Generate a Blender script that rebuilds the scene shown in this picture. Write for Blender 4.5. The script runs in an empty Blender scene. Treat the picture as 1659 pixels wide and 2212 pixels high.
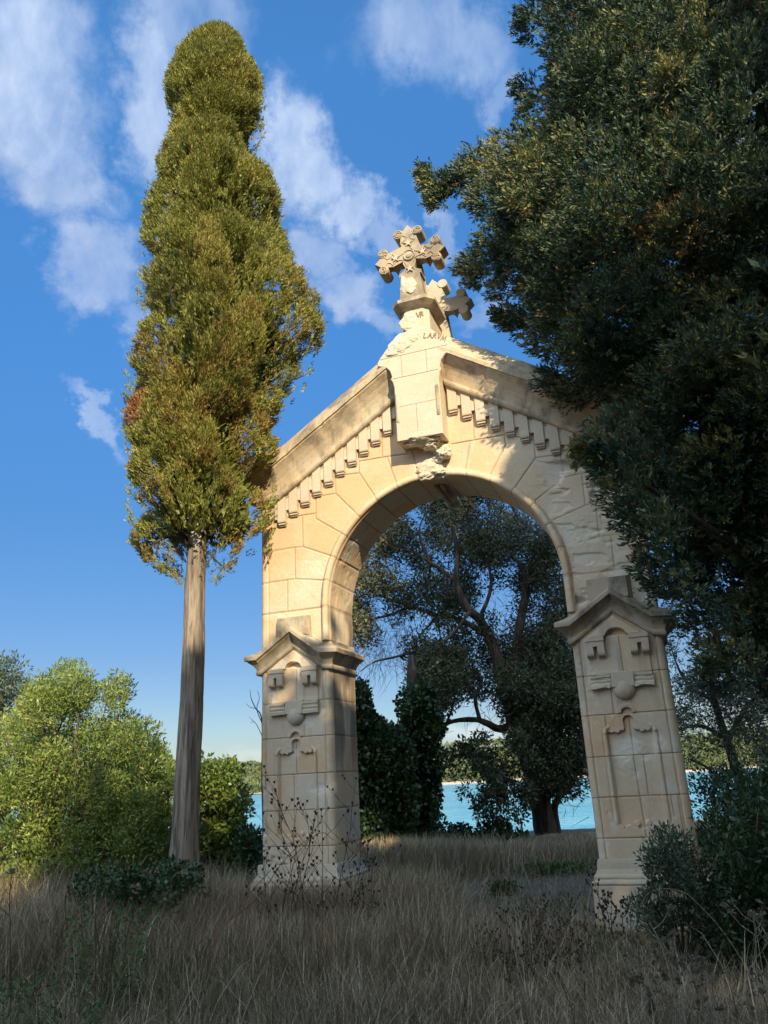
import bpy, bmesh, math, random
import numpy as np
from mathutils import Vector, Matrix
rad = math.radians
SC = bpy.context.scene
COL = SC.collection
rng = np.random.default_rng(7)

# ------------------------------------------------------------------ camera, sky, sun, exposure
IW, IH, FPX = 1659.0, 2212.0, 1705.0
PITCH, ROLL, EYE = 0.326, 0.0525, 1.64
_R = np.array([1, 0, 0.]); _F = np.array([0, math.cos(PITCH), math.sin(PITCH)]); _U = np.array([0, -math.sin(PITCH), math.cos(PITCH)])
CR = math.cos(ROLL) * _R - math.sin(ROLL) * _U
CU = math.cos(ROLL) * _U + math.sin(ROLL) * _R
CAM = np.array([0, 0, EYE])
cd = bpy.data.cameras.new('camera'); cam = bpy.data.objects.new('camera', cd); COL.objects.link(cam)
m = Matrix.Identity(4)
for i in range(3):
    m[i][0], m[i][1], m[i][2] = CR[i], CU[i], -_F[i]
m[0][3], m[1][3], m[2][3] = 0, 0, EYE
cam.matrix_world = m
cd.sensor_fit = 'VERTICAL'; cd.sensor_height = 36.0; cd.lens = 36.0 * FPX / IH
cd.clip_start = 0.05; cd.clip_end = 9000
SC.camera = cam

SUN_EL, SUN_AZ = 31.0, 15.5      # the sun stands behind the camera, a little to the right
to_sun = np.array([math.sin(rad(SUN_AZ)) * math.cos(rad(SUN_EL)), -math.cos(rad(SUN_AZ)) * math.cos(rad(SUN_EL)), math.sin(rad(SUN_EL))])
sl = bpy.data.lights.new('sun', 'SUN'); sl.energy = 2.9; sl.angle = rad(0.5); sl.color = (1.0, 0.84, 0.57)
so = bpy.data.objects.new('sun', sl); COL.objects.link(so)
so.rotation_euler = Vector(to_sun).to_track_quat('Z', 'Y').to_euler()
SC.view_settings.view_transform = 'Standard'; SC.view_settings.look = 'None'
SC.view_settings.exposure = 1.3; SC.view_settings.gamma = 1.0
SC.cycles.max_bounces = 6; SC.cycles.diffuse_bounces = 3; SC.cycles.transmission_bounces = 3; SC.cycles.transparent_max_bounces = 4
SC.cycles.use_denoising = True


def at(px, py, y):
    """the point at world depth y that is seen in direction (px, py)"""
    v = _F * FPX + CR * (px - IW / 2) - CU * (py - IH / 2)
    return CAM + v * (y / v[1])


def build_world():
    w = bpy.data.worlds.new("World"); SC.world = w; w.use_nodes = True
    nt = w.node_tree; N = nt.nodes; L = nt.links
    for n in list(N): N.remove(n)
    out = N.new('ShaderNodeOutputWorld'); bg = N.new('ShaderNodeBackground')
    sky = N.new('ShaderNodeTexSky'); sky.sky_type = 'NISHITA'; sky.sun_disc = False
    sky.sun_elevation = rad(SUN_EL); sky.sun_rotation = rad(180 - SUN_AZ)
    sky.air_density = 1.0; sky.dust_density = 0.35; sky.ozone_density = 2.2
    bg.inputs['Strength'].default_value = 0.15
    hsv = N.new('ShaderNodeHueSaturation'); hsv.inputs['Saturation'].default_value = 1.22; hsv.inputs['Hue'].default_value = 0.505
    L.new(sky.outputs[0], hsv.inputs['Color'])
    tc = N.new('ShaderNodeTexCoord'); sep = N.new('ShaderNodeSeparateXYZ'); L.new(tc.outputs['Generated'], sep.inputs[0])

    def mth(op, a, b=None, clamp=False):
        n = N.new('ShaderNodeMath'); n.operation = op; n.use_clamp = clamp
        for i, v in enumerate((a, b)):
            if v is None: continue
            if isinstance(v, (int, float)): n.inputs[i].default_value = v
            else: L.new(v, n.inputs[i])
        return n.outputs[0]
    az = mth('ARCTAN2', sep.outputs[0], sep.outputs[1]); el = mth('ARCSINE', sep.outputs[2])
    cmb = N.new('ShaderNodeCombineXYZ'); L.new(mth('MULTIPLY', az, 0.8), cmb.inputs[0]); L.new(el, cmb.inputs[1])
    # warp the cloud coordinates so that the edges billow
    nz = N.new('ShaderNodeTexNoise'); nz.inputs['Scale'].default_value = 8.0; nz.inputs['Detail'].default_value = 6.0; nz.inputs['Roughness'].default_value = 0.64
    L.new(cmb.outputs[0], nz.inputs['Vector'])
    sb = N.new('ShaderNodeVectorMath'); sb.operation = 'SUBTRACT'; L.new(nz.outputs['Color'], sb.inputs[0]); sb.inputs[1].default_value = (.5, .5, .5)
    sc = N.new('ShaderNodeVectorMath'); sc.operation = 'SCALE'; L.new(sb.outputs[0], sc.inputs[0]); sc.inputs['Scale'].default_value = 0.21
    ad = N.new('ShaderNodeVectorMath'); ad.operation = 'ADD'; L.new(cmb.outputs[0], ad.inputs[0]); L.new(sc.outputs[0], ad.inputs[1])
    nz2 = N.new('ShaderNodeTexNoise'); nz2.inputs['Scale'].default_value = 15.0; nz2.inputs['Detail'].default_value = 8.0; nz2.inputs['Roughness'].default_value = 0.6
    mp = N.new('ShaderNodeMapping'); mp.inputs['Location'].default_value = (3.1, 1.7, 0); mp.inputs['Rotation'].default_value = (0, 0, rad(-35)); mp.inputs['Scale'].default_value = (1.0, .6, 1)
    L.new(cmb.outputs[0], mp.inputs[0]); L.new(mp.outputs[0], nz2.inputs['Vector'])
    # azimuth, elevation, half widths, tilt, density
    blobs = [(-29.5, 44.5, 9.0, 8.0, 20, .95), (-25.5, 39.5, 5.0, 4.5, 0, .55), (-17.5, 44, 4.6, 8.5, 8, .75), (-16, 50, 7, 4.5, 15, .55),
             (-6.2, 43.4, 4.6, 5.2, 0, 1.0), (-3.0, 40.0, 4.0, 3.2, -35, .95), (0.5, 38.2, 5.0, 1.7, -30, .5),
             (7, 49.0, 9, 4.0, -12, .55), (12.0, 46, 4, 2.0, 30, .45), (-22.5, 34.6, 5.2, 3.4, -28, .52), (-18.5, 31.5, 3.2, 2.0, -20, .34),
             (-4.5, 36.4, 4, 2.3, -40, .5), (-1.5, 33.5, 4.6, 2.4, -35, .52), (1.3, 31.5, 3.0, 1.6, -20, .3), (-21.8, 25.3, 3.4, 1.1, -38, .42), (6.7, 37.5, 1.5, 3.4, 10, .42),
             (9.5, 33, 3, 1.8, 0, .3), (29, 41, 6, 3.5, 0, .9), (40, 30, 9, 6, 0, .7), (-46, 30, 10, 6, 0, .6), (60, 45, 12, 8, 0, .8),
             (120, 40, 16, 9, 0, .5), (-110, 38, 18, 9, 0, .5), (-3, 2.3, 16, 1.5, 2, .28), (30, 4.0, 20, 2.0, 0, .4), (4, 3.2, 5, 1.6, 0, .55)]
    total = None
    for (a, e, ra, re, rot, s) in blobs:
        a_ = rad(a) * .8
        s1 = N.new('ShaderNodeVectorMath'); s1.operation = 'SUBTRACT'; L.new(ad.outputs[0], s1.inputs[0]); s1.inputs[1].default_value = (a_, rad(e), 0)
        vr = N.new('ShaderNodeMapping'); vr.vector_type = 'TEXTURE'
        vr.inputs['Rotation'].default_value = (0, 0, rad(rot)); vr.inputs['Scale'].default_value = (rad(ra) * .8, rad(re), 1); L.new(s1.outputs[0], vr.inputs[0])
        ln = N.new('ShaderNodeVectorMath'); ln.operation = 'LENGTH'; L.new(vr.outputs[0], ln.inputs[0])
        mr = N.new('ShaderNodeMapRange'); mr.interpolation_type = 'SMOOTHSTEP'
        L.new(ln.outputs['Value'], mr.inputs['Value']); mr.inputs['From Min'].default_value = 1.0; mr.inputs['From Max'].default_value = 0.32
        mr.inputs['To Min'].default_value = 0; mr.inputs['To Max'].default_value = s
        total = mr.outputs[0] if total is None else mth('MAXIMUM', total, mr.outputs[0])
    fine = N.new('ShaderNodeMapRange'); L.new(nz2.outputs['Fac'], fine.inputs['Value']); fine.inputs['From Min'].default_value = .28; fine.inputs['From Max'].default_value = .72
    fine.inputs['To Min'].default_value = .30; fine.inputs['To Max'].default_value = 1.15
    mask = mth('MULTIPLY', total, fine.outputs[0], True)
    mask = mth('MULTIPLY', mask, .88)
    dim = N.new('ShaderNodeValToRGB'); L.new(mth('DIVIDE', el, rad(60)), dim.inputs[0]); de = dim.color_ramp.elements
    for i_, (p_, c_) in enumerate([(0.0, (.19, .20, .235)), (.14, (.205, .225, .265)), (.30, (.235, .315, .355)), (.52, (.36, .525, .57)), (.80, (.56, .77, .78))]):
        if i_ > 1: de.new(.5)
        de[i_].position = p_; de[i_].color = (*c_, 1)
    skm = N.new('ShaderNodeMix'); skm.data_type = 'RGBA'; skm.blend_type = 'MULTIPLY'; skm.inputs['Factor'].default_value = 1
    L.new(hsv.outputs[0], skm.inputs['A']); L.new(dim.outputs[0], skm.inputs['B'])
    # clouds are whiter where dense, greyer towards the zenith
    cr = N.new('ShaderNodeValToRGB'); cr.color_ramp.elements[0].position = .25; cr.color_ramp.elements[0].color = (1.9, 2.25, 2.85, 1)
    cr.color_ramp.elements[1].position = .8; cr.color_ramp.elements[1].color = (3.3, 3.2, 3.05, 1)
    el2 = N.new('ShaderNodeMapRange'); L.new(el, el2.inputs['Value']); el2.inputs['From Min'].default_value = rad(52); el2.inputs['From Max'].default_value = rad(36)
    L.new(mth('MULTIPLY', nz.outputs['Fac'], el2.outputs[0]), cr.inputs[0])
    mx = N.new('ShaderNodeMix'); mx.data_type = 'RGBA'; L.new(mask, mx.inputs['Factor']); L.new(skm.outputs['Result'], mx.inputs['A']); L.new(cr.outputs[0], mx.inputs['B'])
    # added fill light: unseen bright broken cloud behind the viewer that lifts the shade
    rear = N.new('ShaderNodeMapRange'); rear.interpolation_type = 'SMOOTHSTEP'; L.new(sep.outputs[1], rear.inputs['Value'])
    rear.inputs['From Min'].default_value = .05; rear.inputs['From Max'].default_value = -.45; rear.inputs['To Max'].default_value = 1
    up = N.new('ShaderNodeMapRange'); L.new(el, up.inputs['Value']); up.inputs['From Min'].default_value = rad(2); up.inputs['From Max'].default_value = rad(25)
    n3 = N.new('ShaderNodeTexNoise'); n3.inputs['Scale'].default_value = 3.0; n3.inputs['Detail'].default_value = 5.0; L.new(tc.outputs['Generated'], n3.inputs['Vector'])
    b3 = N.new('ShaderNodeMapRange'); L.new(n3.outputs['Fac'], b3.inputs['Value']); b3.inputs['From Min'].default_value = .3; b3.inputs['From Max'].default_value = .55
    b3.inputs['To Min'].default_value = .6
    rm = mth('MULTIPLY', mth('MULTIPLY', rear.outputs[0], up.outputs[0]), b3.outputs[0], True)
    mr2 = N.new('ShaderNodeMix'); mr2.data_type = 'RGBA'; L.new(rm, mr2.inputs['Factor']); L.new(mx.outputs['Result'], mr2.inputs['A']); mr2.inputs['B'].default_value = (4.5, 5.5, 6.7, 1)
    L.new(mr2.outputs['Result'], bg.inputs['Color']); L.new(bg.outputs[0], out.inputs[0])


build_world()


# ------------------------------------------------------------------ helpers
def tag(o, label=None, cat=None, group=None, kind=None):
    if label: o['label'] = label
    if cat: o['category'] = cat
    if group: o['group'] = group
    if kind: o['kind'] = kind
    return o


def empty(name, loc, label=None, cat=None, group=None, rz=0):
    o = bpy.data.objects.new(name, None); COL.objects.link(o); o.location = [float(v) for v in loc]; o.rotation_euler = (0, 0, rz)
    o.empty_display_size = .2
    return tag(o, label, cat, group)


def mesh_obj(name, V, Fq, mat, parent=None, attrs=None, smooth=False, loop_tot=None):
    """V (n,3); Fq (m,k) array of equal faces, or a list of face tuples"""
    me = bpy.data.meshes.new(name)
    V = np.asarray(V, np.float32)
    if isinstance(Fq, np.ndarray):
        k = Fq.shape[1]; nf = len(Fq)
        me.vertices.add(len(V)); me.vertices.foreach_set('co', V.ravel())
        me.loops.add(nf * k); me.loops.foreach_set('vertex_index', Fq.astype(np.int32).ravel())
        me.polygons.add(nf); me.polygons.foreach_set('loop_start', np.arange(0, nf * k, k, dtype=np.int32))
        try: me.polygons.foreach_set('loop_total', np.full(nf, k, dtype=np.int32))
        except Exception: pass
        me.update(calc_edges=True)
    else:
        me.from_pydata([tuple(map(float, v)) for v in V], [], [tuple(int(i) for i in f) for f in Fq]); me.update()
    for an, av in (attrs or {}).items():
        a = me.attributes.new(an, 'FLOAT', 'POINT'); a.data.foreach_set('value', np.asarray(av, np.float32).ravel())
    me.polygons.foreach_set('use_smooth', np.full(len(me.polygons), smooth, dtype=bool))
    me.materials.append(mat)
    o = bpy.data.objects.new(name, me); COL.objects.link(o)
    if parent is not None: o.parent = parent
    return o


class MB:
    def __init__(s): s.V = []; s.F = []; s.n = 0
    def add(s, V, F):
        V = np.asarray(V, float); s.V.append(V); s.F += [tuple(i + s.n for i in f) for f in F]; s.n += len(V)
    def box(s, x0, x1, y0, y1, z0, z1):
        V = [(x, y, z) for z in (z0, z1) for y in (y0, y1) for x in (x0, x1)]
        s.add(V, [(0, 2, 3, 1), (4, 5, 7, 6), (0, 1, 5, 4), (2, 6, 7, 3), (0, 4, 6, 2), (1, 3, 7, 5)])
    def prism(s, poly, y0, y1, ch=0.0):
        """outline in x,z extruded along y (y0 the front), with a chamfered front edge"""
        P = np.asarray(poly, float); n = len(P)
        if ch:
            nx = np.roll(P, -1, 0) - P; nx /= np.linalg.norm(nx, axis=1)[:, None]
            pv = np.roll(nx, 1, 0); nn = np.c_[-(nx + pv)[:, 1], (nx + pv)[:, 0]]; nn /= np.maximum(.35, np.linalg.norm(nn, axis=1))[:, None]
            area = .5 * np.sum(P[:, 0] * np.roll(P[:, 1], -1) - np.roll(P[:, 0], -1) * P[:, 1])
            Q = P + nn * ch * (1 if area > 0 else -1)
            R = [(Q, y0), (P, y0 + ch), (P, y1)]
        else:
            R = [(P, y0), (P, y1)]
        V = [(x, y, z) for (A, y) in R for x, z in A]
        F = [tuple(range(n)), tuple(range((len(R) - 1) * n + n - 1, (len(R) - 1) * n - 1, -1))]
        for k in range(len(R) - 1):
            for i in range(n):
                j = (i + 1) % n; F.append((k * n + i, (k + 1) * n + i, (k + 1) * n + j, k * n + j))
        s.add(V, F)
    def tube(s, pts, rads, k=7, cap=True):
        P = np.asarray(pts, float); n = len(P)
        T = np.gradient(P, axis=0); T /= np.linalg.norm(T, axis=1)[:, None] + 1e-9
        up = np.array([0, 0, 1.]) if abs(T[0][2]) < .8 else np.array([1., 0, 0])
        A = np.cross(T, up); A /= np.linalg.norm(A, axis=1)[:, None] + 1e-9; B = np.cross(T, A)
        r = np.broadcast_to(np.asarray(rads, float), (n,))
        an = np.arange(k) * 2 * math.pi / k
        V = (P[:, None] + r[:, None, None] * (np.cos(an)[None, :, None] * A[:, None] + np.sin(an)[None, :, None] * B[:, None])).reshape(-1, 3)
        F = [(i * k + j, i * k + (j + 1) % k, (i + 1) * k + (j + 1) % k, (i + 1) * k + j) for i in range(n - 1) for j in range(k)]
        if cap: F += [tuple(range(k - 1, -1, -1)), tuple(range((n - 1) * k, n * k))]
        s.add(V, F)
    def lathe(s, prof, c=(0, 0, 0), k=16, axis='z'):
        an = np.arange(k) * 2 * math.pi / k
        V = []
        for r, h in prof:
            for a in an:
                V.append((r * math.cos(a) + c[0], r * math.sin(a) + c[1], h + c[2]) if axis == 'z' else (r * math.cos(a) + c[0], h + c[1], r * math.sin(a) + c[2]))
        n = len(prof); F = [(i * k + j, i * k + (j + 1) % k, (i + 1) * k + (j + 1) % k, (i + 1) * k + j) for i in range(n - 1) for j in range(k)]
        F += [tuple(range(k - 1, -1, -1)), tuple(range((n - 1) * k, n * k))]
        s.add(V, F)
    def build(s, name, mat, parent=None, smooth=False, noise=0, ns=6.0, seed=1):
        V = np.concatenate(s.V)
        if noise: V = V + (np.c_[vnoise(V * ns, seed), vnoise(V * ns, seed + 1), vnoise(V * ns, seed + 2)] - .5) * 2 * noise
        o = mesh_obj(name, V, s.F, mat, parent, smooth=smooth)
        bm = bmesh.new(); bm.from_mesh(o.data); bmesh.ops.recalc_face_normals(bm, faces=bm.faces); bm.to_mesh(o.data); bm.free()
        return o


def _h(ix, iy, iz, seed):
    n = (ix.astype(np.int64) * 374761393 + iy.astype(np.int64) * 668265263 + iz.astype(np.int64) * 2147483647 + seed * 974634771) & 0xFFFFFFFF
    n = ((n ^ (n >> 13)) * 1274126177) & 0xFFFFFFFF
    return ((n ^ (n >> 16)) & 0xFFFFFF) / float(0xFFFFFF)


def vnoise(P, seed=0):
    P = np.asarray(P, float); I = np.floor(P); f = P - I; f = f * f * (3 - 2 * f)
    I = I.astype(np.int64); x, y, z = I[..., 0], I[..., 1], I[..., 2]; r = 0
    for dx in (0, 1):
        for dy in (0, 1):
            for dz in (0, 1):
                w = (f[..., 0] if dx else 1 - f[..., 0]) * (f[..., 1] if dy else 1 - f[..., 1]) * (f[..., 2] if dz else 1 - f[..., 2])
                r = r + w * _h(x + dx, y + dy, z + dz, seed)
    return r


def fbm(P, seed=0, oct=4):
    P = np.asarray(P, float); s = 0; a = .5; t = 0
    for i in range(oct):
        s = s + a * vnoise(P * 2 ** i, seed + i * 17); t += a; a *= .5
    return s / t


def sm(a, b, x):
    t = np.clip((x - a) / (b - a), 0, 1); return t * t * (3 - 2 * t)


# ------------------------------------------------------------------ materials
def new_mat(name):
    mt = bpy.data.materials.new(name); mt.use_nodes = True; nt = mt.node_tree
    b = nt.nodes['Principled BSDF']; b.inputs['Specular IOR Level'].default_value = .25
    return mt, nt, b


def node(nt, t, **kw):
    n = nt.nodes.new(t)
    for k, v in kw.items(): setattr(n, k, v)
    return n


def noise_node(nt, vec, scale, detail=5, rough=.6, loc=None, scl=None):
    n = node(nt, 'ShaderNodeTexNoise'); n.inputs['Scale'].default_value = scale; n.inputs['Detail'].default_value = detail; n.inputs['Roughness'].default_value = rough
    if loc or scl:
        mp = node(nt, 'ShaderNodeMapping'); mp.inputs['Location'].default_value = loc or (0, 0, 0); mp.inputs['Scale'].default_value = scl or (1, 1, 1)
        nt.links.new(vec, mp.inputs[0]); vec = mp.outputs[0]
    nt.links.new(vec, n.inputs['Vector']); return n.outputs['Fac']


def ramp(nt, fac, stops):
    r = node(nt, 'ShaderNodeValToRGB'); nt.links.new(fac, r.inputs[0]); e = r.color_ramp.elements
    while len(e) < len(stops): e.new(.5)
    for i, (p, c) in enumerate(stops):
        e[i].position = p; e[i].color = (*c, 1) if len(c) == 3 else c
    return r.outputs[0]


def rampf(nt, fac, a, b, lo=0, hi=1):
    r = node(nt, 'ShaderNodeMapRange'); nt.links.new(fac, r.inputs['Value'])
    r.inputs['From Min'].default_value = a; r.inputs['From Max'].default_value = b; r.inputs['To Min'].default_value = lo; r.inputs['To Max'].default_value = hi
    return r.outputs[0]


def mixc(nt, fac, A, B, mode='MIX'):
    n = node(nt, 'ShaderNodeMix', data_type='RGBA', blend_type=mode)
    for key, v in (('Factor', fac), ('A', A), ('B', B)):
        if isinstance(v, (int, float)): n.inputs[key].default_value = v
        elif isinstance(v, tuple): n.inputs[key].default_value = (*v, 1)
        else: nt.links.new(v, n.inputs[key])
    return n.outputs['Result']


def mul(nt, a, b):
    n = node(nt, 'ShaderNodeMath', operation='MULTIPLY')
    for i, v in enumerate((a, b)):
        if isinstance(v, (int, float)): n.inputs[i].default_value = v
        else: nt.links.new(v, n.inputs[i])
    return n.outputs[0]


def attr(nt, name):
    return node(nt, 'ShaderNodeAttribute', attribute_name=name).outputs['Fac']


def stone(name, base=(.66, .535, .37), warm=(.64, .43, .24), pale=(.70, .64, .53), grey=0.0, dark=(.12, .105, .085), bump=.35, joint=True):
    mt, nt, b = new_mat(name); L = nt.links
    oc = node(nt, 'ShaderNodeTexCoord').outputs['Object']
    c = mixc(nt, rampf(nt, noise_node(nt, oc, 1.3, 4), .42, .68), base, warm)
    c = mixc(nt, rampf(nt, noise_node(nt, oc, 2.1, 5, .65, (4, 1, 2)), .52, .72, 0, .8), c, pale)
    c = mixc(nt, rampf(nt, noise_node(nt, oc, 38, 3), .3, .75, 0, .28), c, (.38, .28, .17))
    if grey:
        st = noise_node(nt, oc, 2.6, 6, .68, (7, 3, 1), (1, 1, .55))
        c = mixc(nt, rampf(nt, st, .54 - .11 * grey, .70 - .14 * grey, 0, .80 * min(1, grey + .2)), c, dark)
        c = mixc(nt, rampf(nt, noise_node(nt, oc, 21, 4, .7, (1, 9, 4)), .58, .75, 0, .5), c, (.40, .36, .27))
    else:
        st = noise_node(nt, oc, 3.2, 6, .7, (7, 3, 1), (1, 1, .22))
        c = mixc(nt, rampf(nt, st, .6, .8, 0, .5), c, (.30, .24, .17))
    if joint:
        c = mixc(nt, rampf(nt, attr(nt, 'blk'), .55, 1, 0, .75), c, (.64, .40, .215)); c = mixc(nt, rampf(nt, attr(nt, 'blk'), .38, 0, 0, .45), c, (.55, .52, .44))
        c = mixc(nt, mul(nt, attr(nt, 'joint'), .62), c, (.22, .15, .095))
        c = mixc(nt, attr(nt, 'stain'), c, (.14, .115, .09))
        c = mixc(nt, attr(nt, 'raw'), c, (.72, .66, .55))
    L.new(c, b.inputs['Base Color']); b.inputs['Roughness'].default_value = .88
    h = noise_node(nt, oc, 55, 5, .7); h2 = noise_node(nt, oc, 9, 5, .65)
    bp = node(nt, 'ShaderNodeBump'); bp.inputs['Strength'].default_value = bump; bp.inputs['Distance'].default_value = .012
    ad = node(nt, 'ShaderNodeMath', operation='ADD'); L.new(h, ad.inputs[0]); L.new(mul(nt, h2, 1.4), ad.inputs[1]); L.new(ad.outputs[0], bp.inputs['Height'])
    L.new(bp.outputs[0], b.inputs['Normal'])
    return mt


def leafmat(name, stops, dry=(.30, .14, .06), trans=.22, rough=.55, spec=.3):
    mt, nt, b = new_mat(name); L = nt.links
    c = ramp(nt, attr(nt, 'tint'), stops)
    c = mixc(nt, attr(nt, 'dry'), c, dry)
    L.new(c, b.inputs['Base Color']); b.inputs['Roughness'].default_value = rough; b.inputs['Specular IOR Level'].default_value = spec
    tr = node(nt, 'ShaderNodeBsdfTranslucent'); L.new(c, tr.inputs[0])
    mx = node(nt, 'ShaderNodeMixShader'); mx.inputs[0].default_value = trans
    L.new(b.outputs[0], mx.inputs[1]); L.new(tr.outputs[0], mx.inputs[2]); L.new(mx.outputs[0], nt.nodes['Material Output'].inputs[0])
    return mt


def barkmat(name, a, b_, pale=None, scale=9, fine=3.2):
    mt, nt, b = new_mat(name); L = nt.links
    oc = node(nt, 'ShaderNodeTexCoord').outputs['Object']
    st = noise_node(nt, oc, scale, 6, .7, None, (1, 1, .09))
    c = mixc(nt, rampf(nt, st, .40, .60), a, b_)
    st2 = noise_node(nt, oc, scale * fine, 4, .7, (2, 5, 1), (1, 1, .05)); c = mixc(nt, rampf(nt, st2, .50, .62, 0, .75), c, tuple(v * .55 for v in a))
    if pale:
        pt = noise_node(nt, oc, 3.2, 3, .5, (3, 2, 5), (1, 1, .35))
        c = mixc(nt, rampf(nt, pt, .585, .605), c, pale)
    L.new(c, b.inputs['Base Color']); b.inputs['Roughness'].default_value = .9
    bp = node(nt, 'ShaderNodeBump'); bp.inputs['Strength'].default_value = .9; bp.inputs['Distance'].default_value = .03; L.new(st, bp.inputs['Height']); L.new(bp.outputs[0], b.inputs['Normal'])
    return mt


M = {}
M['stone'] = stone('limestone')
M['stone_weathered'] = stone('weathered_limestone', base=(.47, .40, .29), warm=(.46, .34, .22), pale=(.52, .48, .40), grey=.78, joint=False)
M['stone_cornice'] = stone('streaked_limestone', base=(.55, .45, .31), warm=(.54, .39, .24), pale=(.58, .51, .40), grey=.62, joint=False)
M['stone_cross'] = stone('grey_weathered_limestone', base=(.46, .38, .27), warm=(.46, .34, .22), pale=(.48, .43, .34), grey=.55, joint=False)
M['stone_clean'] = stone('pale_limestone', base=(.58, .50, .38), warm=(.56, .44, .31), pale=(.62, .57, .48), joint=False)
M['stone_raw'] = stone('broken_limestone', base=(.68, .60, .46), warm=(.66, .53, .37), pale=(.72, .68, .58), bump=.9, joint=False)
M['letter'] = stone('carved_lettering', base=(.27, .20, .13), warm=(.26, .17, .10), pale=(.3, .23, .16), joint=False)
M['bark_cypress'] = barkmat('cypress_bark', (.13, .105, .08), (.34, .275, .21), (.50, .46, .40), 10)
M['bark_dark'] = barkmat('dark_bark', (.03, .024, .018), (.10, .08, .06), None, 8)
M['bark_olive'] = barkmat('olive_bark', (.035, .026, .02), (.13, .095, .065), None, 6)
M['twig'] = barkmat('dead_twig_bark', (.09, .07, .052), (.17, .135, .10), None, 20)
M['cypress'] = leafmat('cypress_foliage', [(0, (.09, .11, .03)), (.45, (.22, .235, .05)), (.8, (.36, .335, .08)), (1, (.45, .36, .12))], dry=(.34, .15, .065), trans=.18)
M['cypress2'] = leafmat('dark_cypress_foliage', [(0, (.014, .042, .034)), (.42, (.075, .12, .072)), (.62, (.20, .21, .085)), (.85, (.38, .34, .11)), (1, (.36, .28, .12))], dry=(.26, .12, .05), trans=.16)
M['leaf_lit'] = leafmat('lentisk_leaves', [(0, (.06, .115, .026)), (.5, (.205, .27, .058)), (1, (.41, .435, .115))], dry=(.22, .10, .04), trans=.32, rough=.42, spec=.45)
M['leaf_oak'] = leafmat('holm_oak_leaves', [(0, (.03, .042, .02)), (.6, (.085, .10, .045)), (1, (.17, .175, .085))], dry=(.17, .12, .075), trans=.12, rough=.5, spec=.35)
M['leaf_olive'] = leafmat('olive_leaves', [(0, (.025, .045, .026)), (.6, (.06, .09, .05)), (1, (.12, .15, .085))], dry=(.2, .16, .08), trans=.12, rough=.5, spec=.35)
M['leaf_ivy'] = leafmat('ivy_leaves', [(0, (.016, .04, .013)), (.6, (.035, .08, .022)), (1, (.10, .15, .03))], dry=(.2, .12, .05), trans=.2, rough=.38, spec=.5)
M['grass'] = leafmat('dry_grass', [(0, (.11, .082, .05)), (.4, (.32, .245, .152)), (.8, (.52, .42, .27)), (1, (.64, .55, .39))], dry=(.075, .125, .035), trans=.25, rough=.7, spec=.15)
M['weed_green'] = leafmat('green_weed', [(0, (.04, .085, .02)), (1, (.10, .17, .045))], trans=.25)
M['stalk'] = barkmat('dead_stalk', (.05, .035, .025), (.12, .08, .055), None, 30)
M['stalk_pale'] = barkmat('pale_dead_stalk', (.30, .25, .17), (.42, .36, .26), None, 30)
M['cane'] = barkmat('bramble_cane', (.17, .065, .05), (.24, .11, .075), None, 30)
M['seed'] = barkmat('dark_seed_head', (.035, .025, .03), (.075, .055, .055), None, 40)
M['fluff'] = barkmat('grey_seed_fluff', (.20, .165, .12), (.30, .25, .185), None, 40)


def ground_mat():
    mt, nt, b = new_mat('dry_ground'); L = nt.links
    oc = node(nt, 'ShaderNodeTexCoord').outputs['Object']
    c = mixc(nt, rampf(nt, noise_node(nt, oc, .9, 5), .4, .65), (.15, .11, .072), (.22, .165, .11))
    c = mixc(nt, rampf(nt, noise_node(nt, oc, 14, 6, .7), .45, .7, 0, .8), c, (.28, .22, .15))
    c = mixc(nt, rampf(nt, noise_node(nt, oc, 45, 3, .6, (2, 1, 3)), .62, .70, 0, .8), c, (.34, .30, .25))
    c = mixc(nt, attr(nt, 'red'), c, (.30, .10, .045))
    L.new(c, b.inputs['Base Color']); b.inputs['Roughness'].default_value = .95
    bp = node(nt, 'ShaderNodeBump'); bp.inputs['Strength'].default_value = .8; bp.inputs['Distance'].default_value = .04
    L.new(noise_node(nt, oc, 25, 6, .7), bp.inputs['Height']); L.new(bp.outputs[0], b.inputs['Normal'])
    return mt


def water_mat():
    mt, nt, b = new_mat('sea_water'); L = nt.links
    oc = node(nt, 'ShaderNodeTexCoord').outputs['Object']
    c = mixc(nt, rampf(nt, noise_node(nt, oc, .03, 3), .4, .6), (.09, .36, .52), (.17, .47, .60))
    L.new(c, b.inputs['Base Color']); b.inputs['Roughness'].default_value = .12; b.inputs['Specular IOR Level'].default_value = .5; b.inputs['IOR'].default_value = 1.33
    bp = node(nt, 'ShaderNodeBump'); bp.inputs['Strength'].default_value = .8; bp.inputs['Distance'].default_value = .6
    L.new(noise_node(nt, oc, .9, 4, .6, None, (.35, 1, 1)), bp.inputs['Height']); L.new(bp.outputs[0], b.inputs['Normal'])
    return mt


# ------------------------------------------------------------------ the setting
def gz(x, y):
    """height of the ground"""
    x = np.asarray(x, float); y = np.asarray(y, float)
    z = .24 * sm(-1.3, -3.2, x) * sm(6, 10, y) + .35 * sm(-4, -9, x) * sm(6, 14, y) + .05 * (fbm(np.stack([x * .5, y * .5, x * 0], -1), 3) - .5) * 2
    z = z + .03 * (fbm(np.stack([x * 2.2, y * 2.2, x * 0 + 4], -1), 5) - .5) * 2
    edge = 23.5 + 1.5 * np.sin(x * .21) + .6 * np.sin(x * .9)
    return z - 5.2 * sm(0, 9, y - edge) - 1.6 * sm(30, 60, np.hypot(x, y))


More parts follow.
